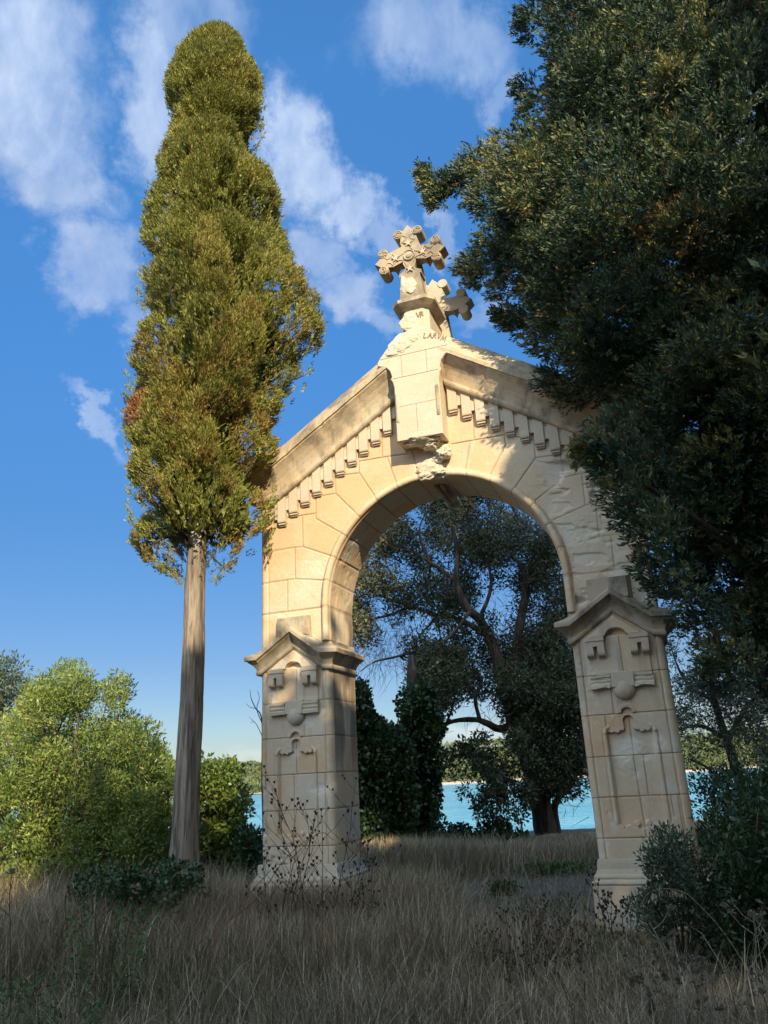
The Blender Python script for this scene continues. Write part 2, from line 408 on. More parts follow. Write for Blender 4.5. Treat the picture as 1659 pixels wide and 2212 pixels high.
def grid(xs, ys):
    X, Y = np.meshgrid(xs, ys); nx, ny = len(xs), len(ys)
    i = np.arange(nx * ny).reshape(ny, nx)
    return X, Y, np.stack([i[:-1, :-1], i[:-1, 1:], i[1:, 1:], i[1:, :-1]], -1).reshape(-1, 4)


def build_setting():
    xs = np.unique(np.r_[np.linspace(-3000, -40, 16), np.linspace(-40, -9, 40), np.linspace(-9, 12, 190), np.linspace(12, 40, 30), np.linspace(40, 3000, 16)])
    ys = np.unique(np.r_[np.linspace(-600, -30, 8), np.linspace(-30, 3, 30), np.linspace(3, 16, 150), np.linspace(16, 40, 80), np.linspace(40, 400, 8)])
    X, Y, Fq = grid(xs, ys); Z = gz(X, Y)
    red = sm(.95, .25, np.hypot((X - 2.35) / 1.15, (Y - 9.15) / .7)) * sm(.35, .6, fbm(np.stack([X * 3, Y * 3, X * 0], -1), 9))
    g = mesh_obj('ground', np.stack([X, Y, Z], -1).reshape(-1, 3), Fq, ground_mat(), None, {'red': red.ravel() * .8}, True); g['kind'] = 'structure'
    xs = np.linspace(-6000, 6000, 25); X, Y, Fq = grid(xs, np.linspace(20, 8000, 25))
    s = mesh_obj('sea', np.stack([X, Y, X * 0 - 3.5], -1).reshape(-1, 3), Fq, water_mat()); s['kind'] = 'structure'
    # far shore
    xs = np.linspace(-700, 900, 230); ys = np.linspace(505, 760, 44)
    X, Y, Fq = grid(xs, ys)
    ridge = 13 + 13 * np.exp(-((X - 60) / 90) ** 2) + 11 * np.exp(-((X + 210) / 120) ** 2) + 13 * np.exp(-((X - 330) / 150) ** 2) + 6 * (fbm(np.stack([X / 60, Y / 60, X * 0], -1), 8) - .5)
    front = 512 + 9 * np.sin(X / 37) + 5 * np.sin(X / 13)
    Z = -4.2 + 1.8 * sm(-4, 3, Y - front) + (ridge - 2) * sm(4, 120, Y - front)
    mt, nt, b = new_mat('far_shore'); oc = node(nt, 'ShaderNodeTexCoord').outputs['Object']
    gz_ = node(nt, 'ShaderNodeSeparateXYZ'); nt.links.new(oc, gz_.inputs[0])
    c = mixc(nt, rampf(nt, gz_.outputs[2], -2.2, -.8), (.52, .44, .34), (.16, .17, .07)); nt.links.new(c, b.inputs['Base Color']); b.inputs['Roughness'].default_value = 1
    h = mesh_obj('far_shore_hill', np.stack([X, Y, Z], -1).reshape(-1, 3), Fq, mt, None, None, True); h['kind'] = 'structure'
    # woods on the far shore
    n = 2600; px = rng.uniform(-260, 420, n); py = 512 + 9 * np.sin(px / 37) + 5 * np.sin(px / 13) + 7 + rng.random(n) ** 1.5 * 125
    rdg = 13 + 13 * np.exp(-((px - 60) / 90) ** 2) + 11 * np.exp(-((px + 210) / 120) ** 2) + 13 * np.exp(-((px - 330) / 150) ** 2)
    pz = -4.2 + 1.8 + (rdg - 2) * sm(4, 120, py - (512 + 9 * np.sin(px / 37) + 5 * np.sin(px / 13)))
    cr = rng.uniform(1.8, 3.6, n); k = 34
    d = rng.normal(size=(n, k, 3)); d /= np.linalg.norm(d, axis=2)[..., None]; d[..., 2] = np.abs(d[..., 2])
    P = np.stack([px, py, pz + cr * .5], -1)[:, None] + d * cr[:, None, None] * rng.uniform(.75, 1.05, (n, k, 1))
    T = d + rng.normal(size=d.shape) * .6
    tint = np.repeat(rng.random(n), k) * .7 + rng.random(n * k) * .3
    mt = leafmat('far_pine_foliage', [(0, (.055, .085, .035)), (.6, (.12, .15, .055)), (1, (.20, .20, .08))], trans=.1)
    o = leaves('far_woods', P.reshape(-1, 3), T.reshape(-1, 3), rng.uniform(1.2, 2.0, n * k), rng.uniform(.9, 1.4, n * k), tint, mt)
    tag(o, 'low pine woods covering the hill on the far shore', 'woods', None, 'stuff')


# ------------------------------------------------------------------ foliage
def leaves(name, P, T, Ln, Wd, tint, mat, parent=None, dry=None):
    """one pointed leaf quad per row"""
    n = len(P); T = T / (np.linalg.norm(T, axis=1)[:, None] + 1e-9)
    S = np.cross(T, rng.normal(size=(n, 3))); S /= np.linalg.norm(S, axis=1)[:, None] + 1e-9
    Ln = np.broadcast_to(Ln, (n,))[:, None]; Wd = np.broadcast_to(Wd, (n,))[:, None] * .5
    V = np.stack([P, P + T * Ln * .45 + S * Wd, P + T * Ln, P + T * Ln * .45 - S * Wd], 1).reshape(-1, 3)
    Fq = np.arange(4 * n).reshape(n, 4)
    at_ = {'tint': np.repeat(np.clip(tint, 0, 1), 4), 'dry': np.repeat(np.zeros(n) if dry is None else dry, 4)}
    return mesh_obj(name, V, Fq, mat, parent, at_)


def unit(v): return v / (np.linalg.norm(v, axis=-1)[..., None] + 1e-9)


def tufts(C, A, k, length, leaf, width, spread, tint, dry=None):
    """every tuft: k small leaves set along a short axis; returns arrays for leaves()"""
    n = len(C); t = rng.random((n, k, 1))
    ln = (np.asarray(length).reshape(-1, 1, 1)) if np.ndim(length) else length
    A = unit(A)
    P = C[:, None] + A[:, None] * t * ln + rng.normal(size=(n, k, 3)) * .012
    D = A[:, None] + rng.normal(size=(n, k, 3)) * spread
    s = rng.uniform(.7, 1.25, n * k)
    ti = np.repeat(tint, k) + rng.normal(size=n * k) * .09
    return [P.reshape(-1, 3), unit(D).reshape(-1, 3), leaf * s, width * s, ti, np.repeat(np.zeros(n) if dry is None else dry, k)]


def cat(parts): return [np.concatenate([p[i] for p in parts]) for i in range(6)]


def ellipsoid_pts(c, r, n, shell=.5, up=0.0):
    d = unit(rng.normal(size=(n, 3)))
    if up: d[:, 2] = np.where((d[:, 2] < -.2) & (rng.random(n) < up), -d[:, 2], d[:, 2])
    q = (shell + (1 - shell) * rng.random((n, 1))) ** .6
    return np.asarray(c) + d * q * np.asarray(r), d


build_setting()


# ------------------------------------------------------------------ the stone gateway
AX, AY, ATH = 0.66465, 9.9, 0.3339
HW = .5175; PC = 2.073; AO = PC + HW; AI = PC - HW; TH = .83; SPR = 3.87; RI = 1.552; RO = 1.662
SLP = .64
def zl(x): return 5.46 + SLP * np.clip(2.24 - np.abs(x), 0, None)


LEFT_J = [[(-2.472, 3.873), (-2.173, 3.87), (-1.655, 3.87)], [(-2.471, 4.309), (-2.05, 4.309), (-1.616, 4.234)], [(-2.47, 4.755), (-2.063, 4.762), (-1.925, 4.751), (-1.511, 4.563)],
          [(-2.468, 5.224), (-1.926, 5.214), (-1.717, 5.209)], [(-2.168, 4.315), (-2.173, 3.883)], [(-2.049, 4.751), (-2.05, 4.309)], [(-1.926, 5.214), (-1.929, 4.752)],
          [(-1.711, 5.457), (-1.719, 5.133)], [(-1.719, 5.133), (-1.348, 4.869)], [(-1.711, 5.457), (-1.406, 5.452)], [(-1.406, 5.452), (-1.128, 5.131)], [(-1.407, 5.90), (-1.406, 5.452)],
          [(-1.039, 6.1), (-1.041, 5.695)], [(-1.041, 5.695), (-0.826, 5.315)], [(-1.407, 5.713), (-1.041, 5.695)], [(-1.039, 5.869), (-0.694, 5.862), (-0.327, 5.849)],
          [(-0.673, 6.3), (-0.69, 5.861)], [(-0.619, 5.847), (-0.509, 5.466)], [(-.25, 5.9), (-.19, 5.52)]]
RIGHT_J = [[(1.326, 4.887), (1.726, 5.139)], [(1.726, 5.139), (1.713, 5.446)], [(1.106, 5.12), (1.4, 5.462)], [(1.4, 5.462), (1.713, 5.446)], [(1.4, 5.462), (1.405, 5.83)],
           [(0.793, 5.341), (1.031, 5.712)], [(1.532, 4.6), (1.938, 4.721), (2.439, 4.771)], [(1.938, 4.721), (1.946, 5.164)], [(1.726, 5.139), (2.208, 5.158)],
           [(1.616, 4.236), (2.045, 4.304), (2.482, 4.298)], [(2.045, 4.304), (2.064, 4.731)], [(1.618, 3.864), (2.172, 3.869), (2.473, 3.866)], [(2.172, 3.869), (2.183, 4.283)],
           [(1.031, 5.712), (1.027, 6.08)], [(0.308, 5.866), (1.045, 5.858), (1.417, 5.704)], [(.62, 5.86), (.64, 6.33)], [(.47, 5.48), (.56, 5.86)], [(.2, 5.53), (.24, 5.87)]]
ARC_ANG = [0.2, 12.7, 24.6, 36.5, 48.2, 60.2, 72.3, 83.4, 96.6, 107.7, 119.8, 131.8, 143.5, 155.4, 167.3, 179.8]


def segdist(X, Z, segs):
    d = np.full(X.shape, 9.)
    for pl in segs:
        for (ax, az), (bx, bz) in zip(pl[:-1], pl[1:]):
            vx, vz = bx - ax, bz - az; l2 = vx * vx + vz * vz
            t = np.clip(((X - ax) * vx + (Z - az) * vz) / l2, 0, 1)
            d = np.minimum(d, np.hypot(X - ax - t * vx, Z - az - t * vz))
    return d


def groove(d, w=.0065): return np.exp(-(d / w) ** 2)


def roll_profile(s, hw, rr=.075):
    """front surface depth near an outer edge that carries a corner roll"""
    a = hw - np.abs(s); y = np.where(a < rr, rr - np.sqrt(np.clip(rr * rr - (rr - a) ** 2, 0, None)), 0)
    return y + .016 * np.exp(-((a - rr - .016) / .011) ** 2)


def gridmesh(name, X, Y, Z, mat, parent, at_=None, flip=False):
    ny, nx = X.shape; i = np.arange(nx * ny).reshape(ny, nx)
    Fq = np.stack([i[:-1, :-1], i[:-1, 1:], i[1:, 1:], i[1:, :-1]], -1).reshape(-1, 4)
    if flip: Fq = Fq[:, ::-1]
    return np.stack([X, Y, Z], -1).reshape(-1, 3), Fq, at_


def join(name, pieces, mat, parent, smooth=True):
    Vs, Fs, n = [], [], 0; A = {k: [] for k in ('joint', 'stain', 'raw', 'blk')}
    for V, Fq, at_ in pieces:
        Vs.append(V); Fs.append(Fq + n); n += len(V)
        for k in A: A[k].append(np.full(len(V), .45 if k == 'blk' else 0.) if not at_ or k not in at_ else np.asarray(at_[k]).ravel())
    o = mesh_obj(name, np.concatenate(Vs), np.concatenate(Fs), mat, parent, {k: np.concatenate(v) for k, v in A.items()}, smooth)
    return o


def sweep(path, prof, closed=False, ny=None):
    """path: (x, y, zbase) in plan, outward side on the right hand when walked; prof: (o, dz). Mitred."""
    P = np.asarray(path, float); n = len(P); d = np.diff(P[:, :2], axis=0)
    if closed: d = np.vstack([d, P[0, :2] - P[-1, :2]])
    d = unit(d); nr = np.c_[d[:, 1], -d[:, 0]]
    N = np.zeros((n, 2))
    for i in range(n):
        a = nr[i - 1] if (i > 0 or closed) else nr[0]; b = nr[i] if (i < len(nr)) else nr[-1]
        mid = unit((a + b)[None])[0]; N[i] = mid / max(.3, float(mid @ a))
    V = [(P[i, 0] + N[i, 0] * o, P[i, 1] + N[i, 1] * o, P[i, 2] + dz) for i in range(n) for o, dz in prof]
    k = len(prof); F = []
    for i in range(n if closed else n - 1):
        j = (i + 1) % n
        F += [(i * k + q, j * k + q, j * k + q + 1, i * k + q + 1) for q in range(k - 1)]
    if not closed: F += [tuple(range(k)), tuple(range((n - 1) * k + k - 1, (n - 1) * k - 1, -1))]
    return V, F


def densify(path, step):
    out = []
    for a, b in zip(path[:-1], path[1:]):
        a = np.array(a, float); b = np.array(b, float); n = max(1, int(np.linalg.norm(b - a) / step))
        out += [tuple(a + (b - a) * i / n) for i in range(n)]
    return out + [tuple(path[-1])]


arch = empty('memorial_gateway', (AX, AY, 0), 'tall cream limestone gateway with round arch, stepped gable and two crosses on top', 'gateway', None, -ATH)


def pier(side):
    xc = side * PC; seed = 20 if side < 0 else 40
    s = np.r_[np.linspace(-HW, -HW + .1, 22)[:-1], np.linspace(-HW + .1, HW - .1, 136), np.linspace(HW - .1, HW, 22)[1:]]
    z = np.linspace(.40, 3.43, 500)
    S, Z = np.meshgrid(s, z)
    Y = roll_profile(S, HW)
    a = np.abs(S)
    q3 = np.stack([S * 1.0 + seed, Z * 1.0, S * 0], -1)
    # trefoil headed sunk panel
    wob = .004 * (fbm(q3 * 14, 3) - .5)
    rect = sm(.243, .236, a) * sm(.99, 1.0, Z) * sm(2.035, 2.027, Z)
    slot = sm(.058, .052, a) * sm(1.9, 1.95, Z) * sm(0, .006, .058 - np.hypot(S, np.maximum(0, Z - 2.13)))
    cusp = np.zeros_like(S)
    for cx, cz, r in ((.085, 2.055, .034), (.135, 2.035, .036), (.195, 2.042, .038), (.24, 2.06, .04)):
        cusp = np.maximum(cusp, sm(r + .004, r - .004, np.hypot(a - cx, Z - cz)))
    for cx, cz, r in ((.07, .98, .04), (.14, .985, .05), (.06, 1.045, .03), (.235, 1.0, .04)):
        cusp = np.maximum(cusp, sm(r + .004, r - .004, np.hypot(a - cx, Z - cz)))
    rec = np.clip(np.maximum(rect, slot) - cusp, 0, 1)
    Y = Y + .040 * rec
    # moulded rib that frames the panel
    in_ = sm(1.02, 1.10, Z) * sm(2.06, 2.0, Z)
    dd = (a - .272) / .022
    Y = Y - .016 * in_ * np.sqrt(np.clip(1 - dd * dd, 0, 1)) + .012 * in_ * (np.exp(-((a - .247) / .006) ** 2) + np.exp(-((a - .30) / .006) ** 2))
    cr_ = np.hypot(a - .20, Z - 2.0); arc = (Z >= 2.0) & (a > .215)
    da = (cr_ - .072) / .018
    Y = Y - np.where(arc, .014 * np.sqrt(np.clip(1 - da * da, 0, 1)), 0)
    # upper raised field with gabled head and niche
    gab = (Z < 3.325 - .80 * a) & (Z > 3.095) & (a < .275)
    br = (a < .352) & (a > .133) & (Z < 3.09) & (Z > 2.86)
    Y = np.where((a < .342) & (Z > 2.655) & (Z <= 3.1), Y - .022, Y)
    Y = np.where(gab, Y - .058, Y)
    nic = (a < .130) & (Z > 2.665) & ((Z < 3.06) | (np.hypot(S, Z - 3.045) < .130))
    Y = np.where(gab & nic, Y + .075, Y)
    # little arch above the shield joint
    rr = np.hypot(S, Z - 2.212); up = Z > 2.212
    Y = np.where(up & (rr < .10) & (rr > .062), Y - .014, Y); Y = np.where(up & (rr <= .062), Y + .022, Y)
    # joints
    J = [[(-HW, 0.905), (HW, .905)], [(-HW, 1.325), (HW, 1.325)], [(-HW, 1.755), (HW, 1.755)], [(-HW, 2.208), (HW, 2.208)], [(-HW, 2.655), (-.345, 2.655)], [(.345, 2.655), (HW, 2.655)],
         [(.01 * side, 1.755), (.01 * side, 2.17)], [(-.03, .5), (-.02, .905)], [(.03, 2.66), (.03, 3.06)]]
    if side > 0: J += [[(.015, .905), (.0, 1.755)], [(.10, 1.33), (.105, 1.755)], [(-.245, 1.755), (-.245, 2.2)], [(-.14, 2.21), (-.14, 2.5)], [(.40, .905), (.40, 1.325)], [(.33, 1.1), (.33, 1.325)]]
    else: J += [[(-.05, .905), (-.05, 1.755)], [(.40, 2.655), (.40, 3.1)], [(.12, 2.2), (.13, 2.5)], [(.40, .905), (.40, 1.755)], [(-.18, .5), (-.18, .905)]]
    g = groove(segdist(S, Z + wob, J), .0048)
    Y = Y + .012 * g
    # wear: chipped arrises and flaked faces
    er = fbm(q3 * 3.2, seed, 4); er2 = fbm(q3 * np.array([9, 11, 9]), seed + 3, 4)
    loss = sm(.60, .80, er) * .018 * er2 + .003 * fbm(q3 * 30, seed + 5, 3)
    if side > 0: loss = loss + sm(-.1, -.45, S) * sm(2.15, 2.5, Z) * sm(3.1, 2.9, Z) * .03 * er2
    else: loss = loss + sm(.3, -.5, S) * sm(1.25, .8, Z) * .035 * sm(.4, .7, er2) + sm(-.38, -.5, S) * sm(1.9, 1.2, Z) * .05 * er2
    Y = Y + loss
    st = sm(.35, .0, Z - .45) * 0 + .30 * sm(.52, .75, fbm(q3 * np.array([7, 1.1, 7]), seed + 8, 4)) * sm(2.0, 2.5, Z)
    raw = .75 * sm(.62, .78, er) + (.5 * sm(.2, -.4, S) * sm(1.3, .8, Z) * sm(.42, .6, er2) if side < 0 else 0)
    ci = np.searchsorted(np.array([.905, 1.325, 1.755, 2.208, 2.655]), Z); col = (S > .01).astype(int) + 2 * (np.abs(S) > .43) * (S > 0) + 3 * (np.abs(S) > .43)
    A = {'joint': g, 'stain': st, 'raw': np.clip(raw, 0, 1), 'blk': .78 * _h(ci, col, ci * 0 + seed, 5)}
    pcs = [gridmesh('f', S + xc, Y, Z, None, None, A)]
    # the two flanks and the back
    for sd in (-1, 1):
        yy = np.linspace(.0, TH, 70); yy = yy[yy >= .075]; yy = np.r_[.075, yy]
        YY, ZZ = np.meshgrid(yy, z[::2])
        gg = groove(segdist(YY, ZZ, [[(.0, h), (TH, h)] for h in (.905, 1.325, 1.755, 2.208, 2.655)] + [[(.4, .905), (.4, 1.325)], [(.3, 1.755), (.3, 2.2)], [(.52, 2.2), (.52, 2.65)]]), .008)
        q = np.stack([YY + 11, ZZ, YY * 0 + seed], -1)
        XX = xc + sd * (HW - .010 * gg - .016 * np.exp(-((YY - .10) / .010) ** 2) - .012 * np.exp(-((YY - .66) / .01) ** 2) - .008 * fbm(q * 8, seed + 6))
        stn = .72 * sm(.36, .62, fbm(q * np.array([4, .9, 1]), seed + 2, 4)) * sm(1.5, 2.2, ZZ)
        pcs.append(gridmesh('s', XX, YY, ZZ, None, None, {'joint': gg, 'stain': stn, 'blk': _h(np.searchsorted(np.array([.905, 1.325, 1.755, 2.208, 2.655]), ZZ), (YY > .42).astype(int), ZZ.astype(int) * 0 + seed, 8)}, flip=sd < 0))
    XX, ZZ = np.meshgrid(np.linspace(-HW, HW, 12), np.linspace(.4, 3.43, 20))
    pcs.append(gridmesh('b', XX + xc, XX * 0 + TH, ZZ, None, None, None, flip=True))
    p = join('pier', pcs, M['stone'], arch)
    # capital: moulded band that rises into a small gable on the front
    c_ = [(xc - HW, TH), (xc - HW, 0), (xc - .50, 0), (xc, 0), (xc + .42, 0), (xc + HW, 0), (xc + HW, TH)]
    zb = [3.04, 3.04, 3.045, 3.37, 3.055, 3.04, 3.04]
    path = [(x, y, h) for (x, y), h in zip(c_, zb)]
    prof = [(-.02, -.012), (.018, -.008), (.036, .004), (.042, .028), (.034, .048), (.03, .056), (.034, .075), (.050, .105), (.080, .138), (.118, .165), (.124, .178), (.150, .184), (.158, .192), (.158, .240), (.146, .252), (.07, .29), (.0, .33), (-.02, .335)]
    prof = [(o, dz) for o, dz in prof]
    mb = MB(); V, F = sweep(densify([tuple(v) for v in path], .06), prof, False); mb.add(V, F)
    cap = mb.build('capital', M['stone_weathered'], p, False, .006, 9, seed)
    mb = MB(); bx = .255; zt = 3.80
    mb.add([(xc - bx, .0, 3.5), (xc + bx, .0, 3.5), (xc + bx, 0, zt - .02), (xc - bx, 0, zt - .02), (xc - bx * .82, -.10, 3.52), (xc + bx * .82, -.10, 3.52), (xc + bx * .82, -.095, zt - .035), (xc - bx * .82, -.095, zt - .035)],
           [(4, 5, 6, 7), (0, 4, 7, 3), (5, 1, 2, 6), (7, 6, 2, 3), (0, 1, 5, 4)])
    mb.build('capital_block', M['stone_weathered'], p, False, .004, 9, seed + 1)
    # base
    prof = [(.0, .70), (.012, .695), (.018, .66), (.022, .60), (.040, .555), (.062, .535), (.066, .515), (.060, .505), (.078, .495), (.092, .478), (.094, .462), (.086, .452), (.080, .446), (.088, .438), (.098, .10), (.102, -.4)]
    mb = MB(); V, F = sweep(densify([(xc - HW, TH, 0), (xc - HW, 0, 0), (xc + HW, 0, 0), (xc + HW, TH, 0), (xc - HW, TH, 0)], .07), prof); mb.add(V, F[:-2])
    mb.build('base', M['stone_clean'], p, False, .011 if side < 0 else .005, 7, seed + 2)
    # two-footed brackets on either side of the niche
    for q in (-1, 1):
        mb = MB()
        x0, x1 = xc + q * .138, xc + q * .353; x0, x1 = min(x0, x1), max(x0, x1); xm = (x0 + x1) / 2
        mb.box(x0, x1, -.105, .0, 3.035, 3.088); mb.box(x0 + .004, x1 - .004, -.095, .0, 2.975, 3.031)
        for a0, a1 in ((x0 + .004, xm - .022), (xm + .022, x1 - .004)):
            ph = [(.0, 2.975), (-.095, 2.975), (-.095, 2.90), (-.088, 2.877), (-.068, 2.862), (-.03, 2.858), (0, 2.858)]
            V = [(a0, y, h) for y, h in ph] + [(a1, y, h) for y, h in ph]; n = len(ph)
            mb.add(V, [tuple(range(n)), tuple(range(2 * n - 1, n - 1, -1))] + [(i, n + i, n + (i + 1) % n, (i + 1) % n) for i in range(n)])
            mb.box(a0 - .002, a1 + .002, -.03, .0, 2.838, 2.853)
        mb.build('bracket', M['stone_clean'], p, False, .002, 12, seed)
        # moulded strip below the field
        mb = MB(); x0, x1 = (xc + .128, xc + .345) if q > 0 else (xc - .345, xc - .128)
        ph = [(.01, 2.655), (-.066, 2.652), (-.066, 2.62), (-.056, 2.605), (-.055, 2.59), (-.06, 2.575), (-.055, 2.56), (-.05, 2.55), (-.06, 2.535), (-.058, 2.50), (.01, 2.495)]
        xs_ = np.linspace(x0, x1, 8); V = [(x, y, h) for x in xs_ for y, h in ph]; n = len(ph)
        F = [(i * n + j, (i + 1) * n + j, (i + 1) * n + (j + 1) % n, i * n + (j + 1) % n) for i in range(7) for j in range(n)] + [tuple(range(n)), tuple(range(8 * n - 1, 7 * n - 1, -1))]
        mb.add(V, F); mb.build('moulded_strip', M['stone_clean'] if side < 0 else M['stone_raw'], p, False, .003 if side < 0 else .012, 14, seed + 4)
    mb = MB(); prof2 = [(.128 * math.cos(t), -.09 * math.sin(t)) for t in np.linspace(0, 1.5, 9)]
    mb.lathe(prof2, (xc + .008, .0, 2.485), 24, 'y'); mb.build('half_ball_boss', M['stone_clean'], p, True, .004, 12, seed + 6)
    mb = MB(); mb.prism([(xc - .122, 2.505), (xc - .06, 2.49), (xc - .02, 2.50), (xc + .03, 2.485), (xc + .132, 2.50), (xc + .135, 2.668), (xc - .118, 2.672)], -.068, .0, .006)
    mb.build('plain_shield', M['stone_clean'], p, False, .005, 10, seed + 7)
    return p


pier(-1); pier(1)


def arch_wall():
    zc = SPR; pcs = []
    # inner edge by angle-like parameter: straight jambs, then the half circle
    nj, na = 26, 620
    th = np.linspace(0, math.pi, na)
    inner = np.r_[np.c_[np.full(nj, -RO), np.linspace(3.42, zc, nj, endpoint=False)], np.c_[-RO * np.cos(th), zc + RO * np.sin(th)], np.c_[np.full(nj, RO), np.linspace(zc, 3.42, nj + 1)[1:]]]
    poly = [(-AO, 0), (-AO, 5.50), (-2.24, 5.50), (0, 5.50 + SLP * 2.24), (2.24, 5.50), (AO, 5.50), (AO, 0)]
    outer = np.zeros_like(inner)
    for i, (x, z) in enumerate(inner):
        if z < zc or (i < nj or i >= nj + na): outer[i] = (math.copysign(AO, x), z); continue
        dx, dz = x, z - zc
        best = 1e9
        for (ax, az), (bx, bz) in zip(poly[:-1], poly[1:]):
            den = dx * (bz - az) - dz * (bx - ax)
            if abs(den) < 1e-9: continue
            t = ((ax) * (bz - az) - (az - zc) * (bx - ax)) / den; u = (ax * dz - (az - zc) * dx) / den
            if t > 0 and -1e-6 <= u <= 1 + 1e-6: best = min(best, t)
        outer[i] = (dx * best, zc + dz * best)
    v = np.linspace(0, 1, 170)[:, None]
    X = inner[None, :, 0] * (1 - v) + outer[None, :, 0] * v; Z = inner[None, :, 1] * (1 - v) + outer[None, :, 1] * v
    rr = .13; a = AO - np.abs(X)
    Y = np.where(a < .075, .075 - np.sqrt(np.clip(.075 ** 2 - (.075 - a) ** 2, 0, None)), 0) + .014 * np.exp(-((a - .125) / .009) ** 2)
    q = np.stack([X, Z, X * 0], -1)
    wob = .006 * (fbm(q * 9, 31) - .5)
    g = groove(segdist(X + wob, Z + wob, LEFT_J + RIGHT_J), .0075)
    strip = (a < .125)
    g = np.maximum(g, np.where(strip, groove(np.min(np.abs(Z[..., None] - np.array([3.87, 4.305, 4.75, 5.22])), -1), .007), 0))
    # the right spandrel is badly weathered: hollows and ledges follow the beds
    R = sm(1.15, 1.75, X) * sm(6.1, 5.6, Z)
    bed = fbm(np.stack([X * 3.2, Z * 7.5 + X * .8, X * 0], -1), 51, 5); big = fbm(q * 2.3, 57, 3)
    band = sm(1.45, 1.9, X) * sm(4.70, 4.85, Z) * sm(5.6, 5.3, Z) + .8 * sm(1.95, 2.1, X) * sm(4.25, 4.45, Z) + .7 * sm(1.9, 1.7, X) * sm(3.95, 3.8, Z) * (X > 0)
    er = R * (.018 * sm(.45, .62, bed) + .012 * sm(.4, .7, big)) + np.clip(band, 0, 1) * .075 * sm(.42, .68, bed) * sm(.35, .55, big)
    er = er + .010 * sm(.1, -.4, X) * 0 + .004 * sm(.55, .75, fbm(q * 11, 77, 4)) * sm(5.2, 4.2, Z) + .0025 * fbm(q * 35, 71, 3)
    Y = Y + .014 * g * (1 - .3 * R) + er
    hole = np.hypot((X - 2.15) / .15, (Z - 4.83) / .035)
    Y = Y + .07 * sm(1.1, .6, hole)
    stn = .35 * sm(.55, .8, fbm(q * np.array([3, 1.2, 3]), 91, 4)) * sm(3.9, 3.5, Z)
    raw = np.clip(sm(.01, .03, er) * .5 + R * .25 + sm(.4, .1, np.hypot((X + .02) / .9, (Z - 5.62) / .9)) * .6, 0, 1)
    an = np.degrees(np.arctan2(Z - zc, -X)); sec = np.searchsorted(np.array(ARC_ANG), an); crs = np.searchsorted(np.array([3.87, 4.3, 4.755, 5.21, 5.7, 6.1]), Z); rad_ = np.hypot(X, Z - zc)
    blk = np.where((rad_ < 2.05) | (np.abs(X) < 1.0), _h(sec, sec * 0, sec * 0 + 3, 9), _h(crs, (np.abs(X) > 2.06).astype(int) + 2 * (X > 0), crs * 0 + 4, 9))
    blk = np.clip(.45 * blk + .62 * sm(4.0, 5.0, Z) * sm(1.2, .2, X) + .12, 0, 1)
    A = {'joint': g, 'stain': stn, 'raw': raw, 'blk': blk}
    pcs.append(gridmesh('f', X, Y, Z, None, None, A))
    pcs.append(gridmesh('b', X[::8, ::6], Y[::8, ::6] * 0 + TH, Z[::8, ::6], None, None, None, flip=True))
    for sd in (-1, 1):
        YY, ZZ = np.meshgrid(np.r_[.075, np.linspace(.1, TH, 24)], np.linspace(3.42, 5.5, 100))
        gg = groove(np.min(np.abs(ZZ[..., None] - np.array([3.87, 4.305, 4.75, 5.22])), -1), .01)
        pcs.append(gridmesh('s', sd * (AO - .01 * gg), YY, ZZ, None, None, {'joint': gg}, flip=sd < 0))
    # soffit of the arch and the jambs below it
    t2 = np.linspace(0, math.pi, 360)
    P = np.r_[np.c_[np.full(12, -RI), np.linspace(3.42, zc, 12, endpoint=False)], np.c_[-RI * np.cos(t2), zc + RI * np.sin(t2)], np.c_[np.full(12, RI), np.linspace(zc, 3.42, 13)[1:]]]
    yy = np.r_[.055, np.linspace(.065, TH, 60)]
    PX, YY = np.meshgrid(P[:, 0], yy); PZ, _ = np.meshgrid(P[:, 1], yy)
    ang = np.degrees(np.arctan2(PZ - zc, -PX))
    da = np.min(np.abs(ang[..., None] - np.array(ARC_ANG)), -1) * math.pi / 180 * RI
    k = np.floor((ang + 6) / 12).astype(int) % 2
    dy = np.abs(YY - np.where(k == 0, .33, .55))
    gg = np.maximum(groove(da, .008), groove(dy, .007))
    q = np.stack([PX, PZ, YY + 5], -1)
    off = .012 * gg + .010 * sm(.5, .75, fbm(q * 5, 15, 4)) + .003 * fbm(q * 25, 16)
    nx, nz = PX / RI, np.where(PZ > zc, (PZ - zc) / RI, 0)
    stn = .8 * sm(.46, .66, fbm(q * 2.6, 18, 5)) * sm(4.4, 3.6, PZ)
    pcs.append(gridmesh('i', PX + nx * off, YY, PZ + nz * off, None, None, {'joint': gg, 'stain': stn, 'blk': _h(np.searchsorted(np.array(ARC_ANG), ang), (YY > .45).astype(int), k * 0, 21)}, flip=True))
    w = join('arch_wall', pcs, M['stone'], arch)
    # archivolt roll on the front arris
    prof = [(RO + .004, .004), (RO + .004, -.014), (1.648, -.018), (1.644, -.036), (1.628, -.052), (1.604, -.057), (1.580, -.048), (1.566, -.030), (1.560, -.008), (1.566, .012), (1.556, .02), (RI - .001, .05), (RI, .062)]
    nA = 420; t3 = np.linspace(0, math.pi, nA)
    rows = []
    path = [(-1, 3.42 + (zc - 3.42) * i / 10., None) for i in range(10)] + [(None, None, t) for t in t3] + [(1, zc - (zc - 3.42) * i / 10., None) for i in range(1, 11)]
    X = np.zeros((len(path), len(prof))); Y = X.copy(); Z = X.copy(); G = X.copy()
